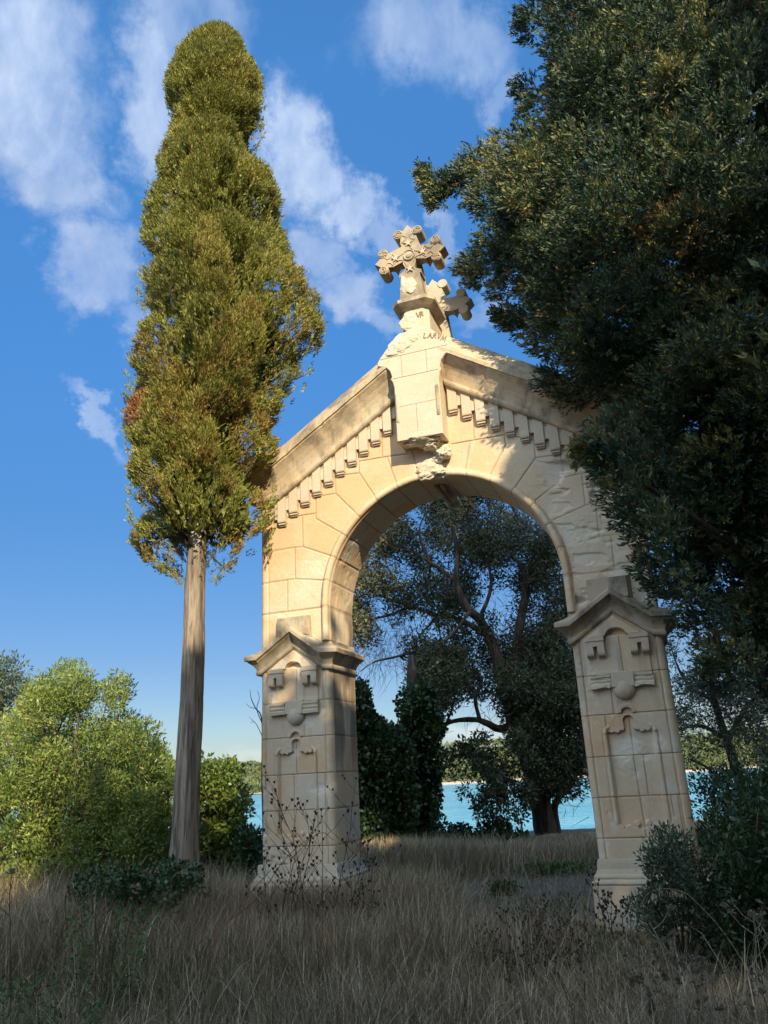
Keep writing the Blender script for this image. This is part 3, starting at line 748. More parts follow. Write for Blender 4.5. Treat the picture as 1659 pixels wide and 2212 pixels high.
    for i, (sd, zz, t) in enumerate(path):
        for j, (r, y) in enumerate(prof):
            Y[i, j] = y
            if t is None: X[i, j], Z[i, j] = sd * r, zz
            else: X[i, j], Z[i, j] = -r * math.cos(t), zc + r * math.sin(t)
        if t is not None: G[i] = math.exp(-(np.min(np.abs(math.degrees(t) - np.array(ARC_ANG))) / .28) ** 2)
    q = np.stack([X, Z, Y], -1); wear = sm(.5, .8, fbm(q * 6, 5, 4)) * .012 * (1 + sm(.8, 1.6, X))
    Y = Y + np.where(Y < 0, .012 * G + wear, 0)
    # knocked-off length below the fallen keystone
    gap = sm(.20, .15, np.abs(X - .02)) * (Z > 5); Y = Y + gap * np.where(Y < .0, .05, 0)
    join('archivolt', [gridmesh('a', X, Y, Z, None, None, {'joint': G, 'raw': gap * .8}, flip=False)], M['stone'], w)
    # stepped corbels under the gable cornice
    k = 0
    for sd in (-1, 1):
        for i in range(11):
            x = sd * (.385 + i * .183)
            if abs(x + .04) < .37: continue
            zb = 6.305 - .655 * (abs(x) - .37); w_ = .062
            worn = sd > 0 and i > 6
            mb = MB(); top = zl(abs(x) - w_) + .01
            ph = [(.0, top), (-.072, top), (-.072, zb + .06), (-.066, zb + .042), (-.048, zb + .034), (0, zb + .032)]
            V = [(x - w_, y, h) for y, h in ph] + [(x + w_, y, h) for y, h in ph]; n = len(ph)
            mb.add(V, [tuple(range(n)), tuple(range(2 * n - 1, n - 1, -1))] + [(a, n + a, n + (a + 1) % n, (a + 1) % n) for a in range(n)])
            mb.box(x - w_ * .9, x + w_ * .9, -.05, .0, zb + .012, zb + .030); mb.box(x - w_ * .8, x + w_ * .8, -.028, .0, zb - .008, zb + .010)
            mb.build('corbel', M['stone_clean'], w, False, .010 if worn else .0018, 16, 60 + i)
    # the stepped band that carries them
    for sd in (-1, 1):
        for i in range(11):
            mb = MB()
            xa = sd * (.385 + i * .183 + .062); xb = sd * (.385 + (i + 1) * .183 - .062)
            if abs((xa + xb) / 2 + .04) < .36: continue
            x0, x1 = min(xa, xb), max(xa, xb); zt = zl((xa + xb) / 2) + .07; zb = 6.305 - .655 * (abs((xa + xb) / 2) - .37) + .17
            mb.box(x0 - .001, x1 + .001, -.046, .0, zb - .01, zt); mb.build('stepped_block', M['stone_clean'], w, False, .001, 10, 3)
    return w


arch_wall()


def cornices():
    prof = [(.0, -.03), (.05, -.03), (.055, .0), (.085, .002), (.112, .018), (.124, .045), (.124, .072), (.112, .096), (.100, .104), (.102, .122), (.108, .15), (.122, .20), (.150, .27), (.195, .345), (.245, .405), (.272, .432), (.275, .452), (.298, .458), (.302, .52), (.298, .53), (.16, .70), (.03, .845), (.0, .86), (-TH * .5, .87)]
    for sd in (-1, 1):
        e = .40 if sd < 0 else .30
        pts = [(-AO, TH, 5.46), (-AO, 0, 5.46), (-2.24, 0, 5.46), (-e, 0, float(zl(e)))]
        path = densify(pts, .05)
        if sd > 0: path = [(-x, y, z) for x, y, z in path][::-1]
        mb = MB(); V, F = sweep(path, prof); V = np.array(V)
        # open block joints along the rake
        for c in (.78, 1.32, 1.86):
            d = np.abs(np.abs(V[:, 0]) - c - (V[:, 2] - zl(V[:, 0])) * .35); kk = np.exp(-(d / .02) ** 2)
            V[:, 1] += kk * .012
        mb.add(V, F)
        mb.build('gable_cornice', M['stone_cornice'], arch, False, .004, 8, 5 + sd)
        # back slope of the coping
        mb = MB(); xs = np.linspace(0, AO + .02, 20); Vb = []
        for x in xs:
            zz = zl(x) + .872
            Vb += [(sd * x, TH * .45, zz), (sd * x, TH + .25, zz - .2), (sd * x, TH + .25, zz - .55), (sd * x, TH - .004, zz - .86)]
        Fb = [(i * 4 + j, (i + 1) * 4 + j, (i + 1) * 4 + j + 1, i * 4 + j + 1) for i in range(19) for j in range(3)]
        mb.add(Vb, Fb); mb.build('rear_coping', M['stone_cornice'], arch, False, .004, 8, 15 + sd)


cornices()
XC = -.04


def rock(mb, c, r, seed):
    """irregular broken lump"""
    bm = bmesh.new(); bmesh.ops.create_icosphere(bm, subdivisions=3, radius=1)
    V = np.array([v.co for v in bm.verts]); F = [[v.index for v in f.verts] for f in bm.faces]; bm.free()
    k = 1 + (fbm(V * 1.9 + seed * 7, seed) - .5) * .9 + (vnoise(V * 5 + seed, seed) - .5) * .35
    V = V * k[:, None]; V = np.round(V * 5) / 5 * .35 + V * .65
    mb.add(np.asarray(c) + V * np.asarray(r), F)



class Rocks:
    """each broken lump becomes a part of its own"""
    def __init__(self): self.R = []
    def build(self, name, mat, parent):
        for c, r, sd in self.R:
            q = MB(); rock(q, c, r, sd); q.build(name, mat, parent)


def center_block():
    c = XC
    out = [(c - .32, 5.91), (c + .32, 5.91), (c + .32, 6.72), (c + .335, 6.80), (c + .365, 6.86), (c + .345, 6.90), (c + .37, 6.99), (c + .43, 7.065), (c + .53, 7.10), (c + .54, 7.15), (c + .50, 7.22), (c + .27, 7.50), (c + .20, 7.545),
           (c - .20, 7.55), (c - .26, 7.51), (c - .51, 7.22), (c - .55, 7.15), (c - .54, 7.10), (c - .43, 7.065), (c - .37, 6.99), (c - .345, 6.90), (c - .365, 6.86), (c - .335, 6.80), (c - .32, 6.72)]
    mb = MB(); mb.prism(out, -.30, .02, .012)
    b = mb.build('pendant_block', M['stone'], arch, False, .003, 8, 3)
    mb = MB()   # block joints of the pendant as thin recess lines are cut by inset courses
    for (x0, x1, z0, z1) in ((c - .23, c + .225, 6.17, 6.62), ):
        pass
    # corner rolls with stopped ends
    for q in (-1, 1):
        mb = MB(); pts = [(c + q * .283, -.282, z) for z in np.linspace(6.16, 6.66, 14)]
        mb.tube(pts, [.006] + [.034] * 12 + [.006], 12); mb.build('corner_roll', M['stone_weathered'] if q > 0 else M['stone_clean'], b, True, .002, 10, 4)
    # course joints
    for z0, x0, x1 in ((6.42, c - .318, c + .318), (6.86, c - .33, c + .33), (7.20, c - .5, c + .48)):
        mb = MB(); mb.box(x0, x1, -.3025, -.29, z0 - .003, z0 + .003); mb.build('mortar_joint', M['letter'], b)
    for x0, z0, z1 in ((c - .02, 5.97, 6.42), (c - .19, 6.86, 7.2), (c + .17, 6.86, 7.2)):
        mb = MB(); mb.box(x0 - .003, x0 + .003, -.3022, -.29, z0 + .006, z1 - .006); mb.build('mortar_joint', M['letter'], b)
    # weathered saddle up to the pedestal
    mb = MB(); rings = []
    for t, w0, y0, y1, z in ((0, .53, -.29, 1.05, 7.16), (.25, .42, -.285, 1.0, 7.34), (.6, .28, -.28, .95, 7.51), (.85, .22, -.22, .92, 7.60), (1, .205, -.14, .9, 7.66)):
        rings.append([(c - w0, y0, z - .03), (c - w0 * .5, y0 - .004, z), (c + w0 * .5, y0 - .004, z), (c + w0, y0, z - .03), (c + w0, y1, z - .03), (c - w0, y1, z - .03)])
    V = [p for r in rings for p in r]; n = 6
    F = [(i * n + j, i * n + (j + 1) % n, (i + 1) * n + (j + 1) % n, (i + 1) * n + j) for i in range(len(rings) - 1) for j in range(n)] + [tuple(range((len(rings) - 1) * n, len(rings) * n))]
    mb.add(V, F); sd = mb.build('gable_saddle', M['stone'], arch, False, .006, 6, 9)
    # flaked patch on the left of the saddle
    mb = Rocks(); mb.R.append(((c - .20, -.300, 7.36), (.17, .022, .11), 5)); mb.R.append(((c - .05, -.300, 7.44), (.15, .02, .08), 6)); mb.R.append(((c - .32, -.300, 7.27), (.10, .022, .06), 8))
    mb.build('flaked_stone', M['stone_raw'], sd)
    # fallen keystone: broken underside and hanging lump
    mb = Rocks(); mb.R.append(((c + .0, -.18, 5.90), (.26, .10, .06), 11)); mb.R.append(((c - .08, -.20, 5.93), (.10, .11, .05), 12)); mb.R.append(((c + .10, -.10, 5.86), (.14, .12, .08), 21))
    mb.build('broken_stone', M['stone_raw'], b)
    mb = MB(); mb.box(c - .11, c + .14, -.306, -.292, 6.02, 6.035); mb.box(c - .11, c + .15, -.304, -.29, 5.93, 6.018); mb.build('snapped_edge', M['stone_raw'], b, False, .006, 20, 3)
    mb = Rocks(); mb.R.append(((c + .25, -.06, 5.73), (.10, .10, .085), 14)); mb.R.append(((c + .19, -.03, 5.82), (.12, .08, .09), 15)); mb.R.append(((c + .30, -.09, 5.69), (.06, .07, .05), 18)); mb.R.append(((c + .15, -.02, 5.67), (.08, .05, .07), 22))
    mb.build('hanging_fragment', M['stone_raw'], arch)
    mb = Rocks(); mb.R.append(((c + .02, -.01, 5.58), (.19, .045, .13), 16)); mb.R.append(((c - .04, -.015, 5.47), (.12, .05, .06), 17)); mb.R.append(((c + .15, -.02, 5.50), (.12, .05, .05), 19))
    mb.build('broken_stone', M['stone_raw'], arch)
    # ribbed rear console poking below the soffit
    mb = MB()
    for dx in (.0, .075): mb.tube([(c + .03 + dx, .25, 5.40), (c + .05 + dx, .62, 5.365), (c + .06 + dx, .88, 5.34), (c + .06 + dx, 1.0, 5.335)], [.03, .042, .045, .045], 12)
    mb.build('rear_console', M['stone_weathered'], arch, True, .003, 10, 2)
    # pedestal of the crosses
    def octa(w, y0, y1, ch): return [(c - w, y0 + ch), (c - w + ch, y0), (c + w - ch, y0), (c + w, y0 + ch), (c + w, y1 - ch), (c + w - ch, y1), (c - w + ch, y1), (c - w, y1 - ch)]
    mb = MB(); V = []; n = 8
    lv = [(.200, -.13, .90, 7.60), (.200, -.13, .90, 7.98), (.21, -.14, .91, 8.0)]
    for w0, y0, y1, z in lv: V += [(x, y, z) for x, y in octa(w0, y0, y1, .07)]
    F = [(i * n + j, i * n + (j + 1) % n, (i + 1) * n + (j + 1) % n, (i + 1) * n + j) for i in range(len(lv) - 1) for j in range(n)] + [tuple(range((len(lv) - 1) * n, len(lv) * n))]
    mb.add(V, F); ped = mb.build('cross_pedestal', M['stone'], arch, False, .004, 8, 4)
    mb = Rocks(); mb.R.append(((c - .10, -.12, 7.82), (.12, .025, .15), 31)); mb.R.append(((c - .05, -.122, 7.88), (.06, .022, .10), 32)); mb.build('flaked_stone', M['stone_raw'], ped)
    mb = MB(); V = []; lv = [(.20, -.13, .45, 7.985), (.245, -.18, .48, 8.01), (.315, -.25, .55, 8.065), (.318, -.252, .552, 8.115), (.21, -.15, .45, 8.165)]
    for w0, y0, y1, z in lv: V += [(x, y, z) for x, y in octa(w0, y0, y1, .11 if w0 > .3 else .07)]
    F = [(i * n + j, i * n + (j + 1) % n, (i + 1) * n + (j + 1) % n, (i + 1) * n + j) for i in range(len(lv) - 1) for j in range(n)] + [tuple(range((len(lv) - 1) * n, len(lv) * n)), tuple(range(n - 1, -1, -1))]
    mb.add(V, F); mb.build('moulded_slab', M['stone_cornice'], ped, False, .003, 8, 5)
    # carved lettering, letters on slanting and bending baselines
    def letter(mb, ch, x, z, h, y, rot=0., yb=0.):
        S = {'L': [((0, 1), (0, 0)), ((0, 0), (.5, 0)), ((-.12, 1), (.12, 1)), ((.5, 0), (.5, .14))], 'A': [((0, 0), (.35, 1)), ((.35, 1), (.7, 0)), ((.14, .4), (.56, .4)), ((-.1, 0), (.12, 0)), ((.58, 0), (.82, 0))],
             'R': [((0, 0), (0, 1)), ((0, 1), (.38, .97)), ((.38, .97), (.47, .77)), ((.47, .77), (.36, .55)), ((.36, .55), (0, .52)), ((.25, .53), (.58, 0)), ((-.12, 0), (.12, 0))],
             'V': [((0, 1), (.34, 0)), ((.34, 0), (.68, 1)), ((-.1, 1), (.12, 1)), ((.56, 1), (.8, 1))], 'M': [((0, 0), (.1, 1)), ((.1, 1), (.42, .15)), ((.42, .15), (.74, 1)), ((.74, 1), (.86, 0)), ((-.1, 0), (.1, 0)), ((.76, 0), (.96, 0))],
             'T': [((0, 1), (.6, 1)), ((.3, 1), (.3, 0))], 'C': [((.5, .9), (.25, 1)), ((.25, 1), (.02, .6)), ((.02, .6), (.1, .15)), ((.1, .15), (.5, .08))]}[ch]
        ca, sa = math.cos(rot), math.sin(rot)
        for (ax, az), (bx, bz) in S:
            A = np.array([x + (ax * ca - az * sa) * h, z + (ax * sa + az * ca) * h]); B = np.array([x + (bx * ca - bz * sa) * h, z + (bx * sa + bz * ca) * h])
            d = B - A; L_ = np.linalg.norm(d); d /= L_; nn = np.array([-d[1], d[0]]) * h * .085
            q = [A + nn, A - nn, B - nn, B + nn]
            V = [(p[0], y + yb * (p[1] - z), p[1]) for p in q] + [(p[0], y + yb * (p[1] - z) + .004, p[1]) for p in q]
            mb.add(V, [(0, 1, 2, 3), (7, 6, 5, 4), (0, 4, 5, 1), (1, 5, 6, 2), (2, 6, 7, 3), (3, 7, 4, 0)])
    mb = MB()
    return sd, ped, letter


saddle, pedestal, letter = center_block()
for ch, x, z, rot in (('L', .155, 7.385, -.22), ('A', .215, 7.375, -.30), ('R', .283, 7.352, -.38), ('V', .338, 7.33, -.46), ('M', .395, 7.295, -.52)):
    mb = MB(); letter(mb, ch, XC + x, z, .072, -.3055, rot); mb.build('carved_letter', M['letter'], saddle)
for ch, x in (('V', .03), ('R', .088)):
    mb = MB(); letter(mb, ch, XC + x, 7.84, .075, -.139); mb.build('carved_letter', M['letter'], pedestal)


def cross(cx, cy, cz, thick, lean, plain, label):
    s = .97
    half = [(.072, .085), (.12, .052), (.17, .043), (.205, .048), (.232, .080), (.256, .140), (.274, .095), (.298, .058), (.345, .043), (.375, .055), (.395, .10), (.43, .115), (.452, .072), (.49, .055), (.56, .0)]
    def arm(rot):
        P = half + [(u, -v) for u, v in half[-2::-1]]
        ca, sa = math.cos(rot), math.sin(rot)
        return [((u * ca - v * sa) * s, (u * sa + v * ca) * s) for u, v in P]
    root = mesh = None
    mb = MB(); pts = []
    for r in (0, math.pi / 2, math.pi): pts += arm(r)
    low = [(-.09, -.12), (-.062, -.19), (-.075, -.25), (-.165, -.30), (-.165, -.34), (-.135, -.33), (-.18, -.72), (.18, -.72), (.135, -.33), (.165, -.34), (.165, -.30), (.075, -.25), (.062, -.19), (.09, -.12)]
    pts = pts[:] + [(x * s, z * s) for x, z in (low if not plain else [(-.10, -.12), (-.085, -.2), (-.12, -.3), (-.14, -.72), (.14, -.72), (.12, -.3), (.085, -.2), (.10, -.12)])]
    mb.prism(pts, -thick / 2, thick / 2, .012)
    o = mb.build('cross', M['stone_cross'] if not plain else M['stone_clean'], arch, False, .0035, 10, 5)
    o.location = (cx, cy, cz); o.rotation_euler = (0, lean, 0)
    o['label'] = label
    mv = MB(); ms = MB()
    for r in (0, math.pi / 2, math.pi):
        for q in (-1, 1):
            u, v = .415, q * .148; ca, sa = math.cos(r), math.sin(r); x, z = (u * ca - v * sa) * s, (u * sa + v * ca) * s
            R_ = .078
            mv = MB(); mv.lathe([(R_ * .9, -thick / 2 - .012), (R_, -thick / 2 - .002), (R_, thick / 2 + .004), (R_ * .9, thick / 2 + .01)], (x, 0, z), 20, 'y')
            if not plain:
                t = np.linspace(0, 2.2 * 2 * math.pi, 40); rr = .010 + .055 * t / t[-1]
                ph = r + (0 if q > 0 else math.pi) + .5
                sp = [(x + a * math.cos(b * q + ph), -thick / 2 - .014, z + a * math.sin(b * q + ph)) for a, b in zip(rr, t)]
                mv.tube(sp, .012, 6)
            mv.build('scroll', M['stone_cross'] if not plain else M['stone_clean'], o, False, .0015, 12, 3)
    if not plain:
        for r in range(4):
            a = r * math.pi / 2; u = .215 if r != 3 else .24; x, z = u * math.cos(a) * s, u * math.sin(a) * s
            st = [(x + (.068 if i % 2 == 0 else .026) * math.cos(math.pi / 2 + i * math.pi / 5), z + (.068 if i % 2 == 0 else .026) * math.sin(math.pi / 2 + i * math.pi / 5)) for i in range(10)]
            ms = MB(); ms.prism(st, -thick / 2 - .024, -thick / 2 + .005, .006); ms.build('carved_star', M['stone_clean'], o)
        for r in range(4):
            a = r * math.pi / 2
            for q in (-1, 1):
                ms = MB(); pp = [(.088, .066), (.13, .040), (.20, .036), (.236, .068), (.262, .10), (.29, .052), (.345, .032), (.39, .085)] if r != 3 else [(.09, .075), (.15, .05), (.2, .048), (.27, .075)]
                P = [(u * math.cos(a) * s - q * v * math.sin(a) * s, -thick / 2 - .004, u * math.sin(a) * s + q * v * math.cos(a) * s) for u, v in pp]
                ms.tube(P, .009, 6); ms.build('carved_rib', M['stone_cornice'], o)
        ms = MB(); ms.lathe([(.088, -thick / 2 + .002), (.088, -thick / 2 - .02), (.078, -thick / 2 - .028), (.07, -thick / 2 - .012)], (0, 0, 0), 24, 'y')
        ms.lathe([(.045, -thick / 2 - .005), (.042, -thick / 2 - .028), (.02, -thick / 2 - .036)], (.0, 0, .0), 16, 'y'); ms.build('centre_boss', M['stone_cornice'], o)
    return o


cross(XC - .005, -.07, 8.87, .22, 0, False, 'front cross with curled arm ends and carved stars')
cross(XC + .15, .72, 8.40, .22, rad(-4), True, 'plain rear cross standing lower and leaning')
# gnawed front of the shaft below the front cross
mb = Rocks(); mb.R.append(((XC - .11, -.17, 8.40), (.06, .03, .16), 41)); mb.R.append(((XC - .02, -.185, 8.36), (.08, .02, .13), 42)); mb.build('pitted_stone', M['stone_raw'], arch)

# ------------------------------------------------------------------ trees and plants
def tree_limbs(name, limbs, mat, parent, k=9, noise=.02, seed=1, sub=5):
    out = []
    for i, l in enumerate(limbs):
        nm = name
        if name == 'trunk' and i: nm = 'limb'
        out.append(one_limb(nm, [l], mat, parent, k, noise, seed + i, sub))
    return out


def one_limb(name, limbs, mat, parent, k=9, noise=.02, seed=1, sub=5):
    """limbs: list of (points, r0, r1); smooth tapered tubes"""
    mb = MB()
    for pts, r0, r1 in limbs:
        P = np.asarray(pts, float); n = len(P); t = np.linspace(0, n - 1, (n - 1) * sub + 1)
        i = np.clip(t.astype(int), 0, n - 2); f = (t - i)[:, None]
        m_ = np.gradient(P, axis=0) if n > 2 else np.repeat((P[1] - P[0])[None], n, 0)
        Q = (2 * f ** 3 - 3 * f ** 2 + 1) * P[i] + (f ** 3 - 2 * f ** 2 + f) * m_[i] + (-2 * f ** 3 + 3 * f ** 2) * P[i + 1] + (f ** 3 - f ** 2) * m_[i + 1]
        r = np.linspace(r0, r1, len(Q)); r = r * (1 + .12 * (vnoise(Q * 4, seed) - .5) * 2)
        mb.tube(Q, r, k)
    return mb.build(name, mat, parent, True, noise, 3.5, seed)


def twigs(name, P, T, L, r, mat, parent):
    """many bare twigs, each a bent three-sided spike"""
    n = len(P); T = unit(T); S = unit(np.cross(T, rng.normal(size=(n, 3)))); B = np.cross(T, S)
    L = np.broadcast_to(L, (n,))[:, None]; r = np.broadcast_to(r, (n,))[:, None]
    mid = P + T * L * .5 + S * L * rng.uniform(-.12, .12, (n, 1)); end = P + T * L + S * L * rng.uniform(-.2, .2, (n, 1))
    V = []
    for c, rr in ((P, r), (mid, r * .7)):
        for a in (0, 2.094, 4.189): V.append(c + rr * (math.cos(a) * S + math.sin(a) * B))
    V.append(end); V = np.stack(V, 1).reshape(-1, 3); o = (np.arange(n) * 7)[:, None]
    q = np.array([(0, 1, 4), (0, 4, 3), (1, 2, 5), (1, 5, 4), (2, 0, 3), (2, 3, 5), (3, 4, 6), (4, 5, 6), (5, 3, 6)])
    t = mesh_obj(name, V, (o[:, :, None] + q[None]).reshape(-1, 3), mat, parent); t['kind'] = 'stuff'
    return t


# --- tall cypress left of the gateway
def left_cypress():
    Y0 = 10.2
    root = empty('tall_cypress', (-2.62, Y0, .1), 'tall narrow olive-green cypress on a bare grey trunk, with one rust-brown dead patch', 'tree')
    rows = [(14.23, -2.56, -2.19), (14.07, -2.79, -1.97), (13.75, -2.99, -1.83), (13.34, -3.12, -1.77), (12.83, -3.18, -1.67), (12.42, -3.19, -1.62), (12.13, -3.15, -1.65), (11.89, -3.08, -1.70), (11.66, -3.09, -1.78), (11.38, -3.12, -1.86), (11.0, -3.2, -1.80), (10.73, -3.26, -1.67), (10.46, -3.4, -1.46), (10.18, -3.46, -1.38), (9.84, -3.47, -1.42), (9.41, -3.46, -1.34), (8.99, -3.46, -1.21), (8.57, -3.48, -1.05), (8.25, -3.49, -0.9), (8.04, -3.42, -0.82), (7.77, -3.43, -0.84), (7.4, -3.53, -0.93), (7.1, -3.59, -1.07), (6.88, -3.59, -1.24), (6.67, -3.6, -1.44), (6.31, -3.56, -1.61), (5.96, -3.5, -1.58), (5.6, -3.47, -1.54), (5.26, -3.46, -1.5), (4.93, -3.41, -1.52), (4.61, -3.3, -1.61), (4.41, -3.19, -1.73), (4.22, -3.0, -2.07)]
    rz = np.array([r[0] for r in rows])[::-1]; xl = np.array([r[1] for r in rows])[::-1]; xr = np.array([r[2] for r in rows])[::-1]
    xm_ = (xl + xr) / 2; tp = 1 - .30 * sm(13.0, 14.2, rz); xl = xm_ + (xl - xm_) * tp; xr = xm_ + (xr - xm_) * tp
    rz = np.where(rz > 10.5, 10.5 + (rz - 10.5) * .86, rz)
    W = lambda z: (np.interp(z, rz, xl), np.interp(z, rz, xr))
    loc = np.array([-2.62, Y0, .1])
    # overlapping branch masses like shingles: gentle above, cut away below, dark seams between
    ns = 104; zs = rng.uniform(4.5, 13.4, ns); ps = rng.uniform(0, 2 * math.pi, ns); ws = rng.uniform(.26, .55, ns); hs = rng.uniform(.55, 1.25, ns); tops = rng.uniform(.7, 1.0, ns)
    zs[:12] = [12.9, 12.75, 12.3, 12.2, 12.1, 10.7, 10.5, 10.0, 8.3, 8.0, 7.1, 6.9]; ps[:12] = [4.2, 5.2, 4.6, 5.5, 3.8, 4.4, 5.0, 5.9, 5.9, 4.2, 3.9, 5.2]; ws[:12] = .5; hs[:12] = 1.1; tops[:12] = 1
    zs[12:17] = [11.25, 11.35, 11.2, 11.5, 11.3]; ps[12:17] = [3.3, 3.9, 4.5, 2.6, 5.1]; ws[12:17] = .45; hs[12:17] = .8; tops[12:17] = .95
    n = 46000; z = rng.uniform(4.15, 13.62, n); ph = rng.uniform(0, 2 * math.pi, n)
    a, b = W(z); cx = (a + b) / 2; w = (b - a) / 2
    best = np.full(n, -1.); bi = np.zeros(n, int)
    for i in range(ns):
        dp = np.abs((ph - ps[i] + math.pi) % (2 * math.pi) - math.pi) * np.maximum(w, .3); dz = z - zs[i]
        g = np.where(dz > 0, (dz / hs[i]) ** 2, (dz / (.30 * hs[i])) ** 2)
        v = tops[i] * np.sqrt(np.clip(1 - (dp / ws[i]) ** 2 - g, 0, 1)) - .001
        k = v > best; best[k] = v[k]; bi[k] = i
    neck = np.exp(-((z - 11.45) / .16) ** 2) * sm(-.2, .5, np.cos(ph + .9))
    ragged = fbm(np.stack([np.cos(ph) * 5, np.sin(ph) * 5, z * 4.5], -1), 77, 3)
    rr = (.52 + .53 * best) * (1 - .22 * neck) * (.86 + .40 * (ragged - .35))
    P = np.stack([cx + w * rr * np.cos(ph), Y0 + w * .95 * rr * np.sin(ph), z + .12 * best], -1)
    A = np.stack([np.cos(ph) * .75, np.sin(ph) * .75, .75 + 0 * ph], -1) + rng.normal(size=P.shape) * .22
    keep = (best > .05) | (rng.random(n) < .16)
    keep &= ~((z < 5.5) & (fbm(P * 2.6, 4) < .52) & (rng.random(n) < .8))
    keep &= ~((np.abs(P[:, 0] - (-2.52)) < .16) & (P[:, 1] < Y0) & (z < 4.95))
    P, A, best, bi, z = P[keep], A[keep], best[keep], bi[keep], z[keep]
    warm = sm(9.5, 6.0, z); lt = (rng.normal(size=ns) * .10)[bi]
    tint = .52 + lt + .22 * (fbm(P * 2.2, 8, 3) - .5) * 2 + rng.normal(size=len(P)) * .10
    brown = np.hypot((P[:, 0] + 3.28) / .24, (P[:, 2] - 6.66) / .36)
    dry = np.clip(sm(1.15, .7, brown) * (P[:, 1] < Y0 + .1) * .95 + .5 * (rng.random(len(P)) < .02 + .05 * warm) + .42 * (.2 + .8 * warm) * sm(.45, .68, fbm(P * 3, 33, 3)), 0, 1)
    parts = [tufts(P, A, 14, .13, .055, .0125, .33, tint, dry)]
    # protruding sprigs at the outline
    n = 900; z = rng.uniform(4.6, 13.4, n); ph = rng.uniform(0, 2 * math.pi, n); a, b = W(z); cx = (a + b) / 2; w = (b - a) / 2 * .96
    Q = np.stack([cx + w * np.cos(ph), Y0 + w * .95 * np.sin(ph), z], -1)
    parts.append(tufts(Q, np.stack([np.cos(ph) * .6, np.sin(ph) * .6, 1 + 0 * ph], -1), 14, .14, .05, .017, .3, .5 + rng.normal(size=n) * .15, np.zeros(n)))
    # inner fill
    n = 5000; z = rng.uniform(4.8, 13.0, n); ph = rng.uniform(0, 2 * math.pi, n); q = np.sqrt(rng.random(n)) * .50; a, b = W(z); cx = (a + b) / 2; w = (b - a) / 2
    Q = np.stack([cx + w * q * np.cos(ph), Y0 + w * q * np.sin(ph), z], -1)
    parts.append(tufts(Q, np.stack([np.cos(ph), np.sin(ph), 1 + 0 * ph], -1), 7, .2, .15, .05, .5, .3 + rng.normal(size=n) * .12))
    p = cat(parts); p[0] = p[0] - loc
    leaves('crown', p[0], p[1], p[2], p[3], p[4], M['cypress'], root, p[5])
    L = [([(0, 0, -.25), (0.0, 0, .2), (.02, 0, .9), (.03, 0, 1.6), (.06, 0, 2.4), (.07, 0, 3.3), (.06, 0, 4.2), (.09, 0, 5.2), (.12, .02, 7), (.2, .05, 9.5), (.26, 0, 11.8)], .235, .03)]
    tr = trunk_detailed('trunk', L[0][0], .178, .05, M['bark_cypress'], root, 11)
    limbs = []
    for i in range(26):
        z0 = rng.uniform(4.2, 11); ph = rng.uniform(0, 6.28); a, b = W(z0 + .6); w = (b - a) / 2 * .8
        s = np.array([.06 + .02 * (z0 - 4), 0, z0]); e = np.array([(a + b) / 2 + 2.62 + w * math.cos(ph), w * math.sin(ph), z0 + .7])
        limbs.append(([s, (s + e) / 2 + np.array([0, 0, -.15]), e], .035, .012))
    for q in ((-.55, -.3, 4.5), (-.65, .2, 4.7), (.55, -.35, 4.6), (.7, .1, 4.9), (.45, -.2, 4.3)):
        limbs.append(([(.07, 0, 4.6), (q[0] * .5, q[1] * .5, q[2] + .25), q], .03, .008))
    tree_limbs('branch', limbs, M['bark_dark'], root, 6, .01)


def trunk_detailed(name, pts, r0, r1, mat, parent, seed, k=90, flute=.07):
    P = np.asarray(pts, float); n = 220; t = np.linspace(0, len(P) - 1, n); Q = np.stack([np.interp(t, np.arange(len(P)), P[:, i]) for i in range(3)], -1)
    kern = np.ones(9) / 9
    for i in range(2): Q[4:-4, i] = np.convolve(Q[:, i], kern, 'valid')
    hz = (Q[:, 2] - Q[0, 2]) / (Q[-1, 2] - Q[0, 2]); r = r0 + (r1 - r0) * hz ** .9 + .05 * np.exp(-(Q[:, 2] - Q[0, 2]) / .35)
    an = np.arange(k) * 2 * math.pi / k
    rr = r[:, None] * (1 + flute * np.sin(an[None] * 5 + Q[:, 2:3] * 1.2) * .6 + flute * (fbm(np.stack([np.cos(an)[None] * 2.5 + 0 * Q[:, 2:3], np.sin(an)[None] * 2.5 + 0 * Q[:, 2:3], Q[:, 2:3] * .9 + 0 * an[None]], -1), seed, 4) - .5) * 3 + .085 * (np.abs(fbm(np.stack([np.cos(an)[None] * 7 + 0 * Q[:, 2:3], np.sin(an)[None] * 7 + 0 * Q[:, 2:3], Q[:, 2:3] * 1.3 + 0 * an[None]], -1), seed + 9, 3) - .5) * 4 - .5))
    V = np.stack([Q[:, 0:1] + rr * np.cos(an), Q[:, 1:2] + rr * np.sin(an), Q[:, 2:3] + 0 * an[None]], -1).reshape(-1, 3)
    i = np.arange(n * k).reshape(n, k); j = np.roll(i, -1, 1)
    return mesh_obj(name, V, np.stack([i[:-1], j[:-1], j[1:], i[1:]], -1).reshape(-1, 4), mat, parent, None, True)


left_cypress()


def in_poly(px, py, poly):
    c = np.zeros(len(px), bool); P = poly + [poly[0]]
    for (x0, y0), (x1, y1) in zip(P[:-1], P[1:]):
        if y0 == y1: continue
        c ^= ((y0 > py) != (y1 > py)) & (px < (x1 - x0) * (py - y0) / (y1 - y0) + x0)
    return c


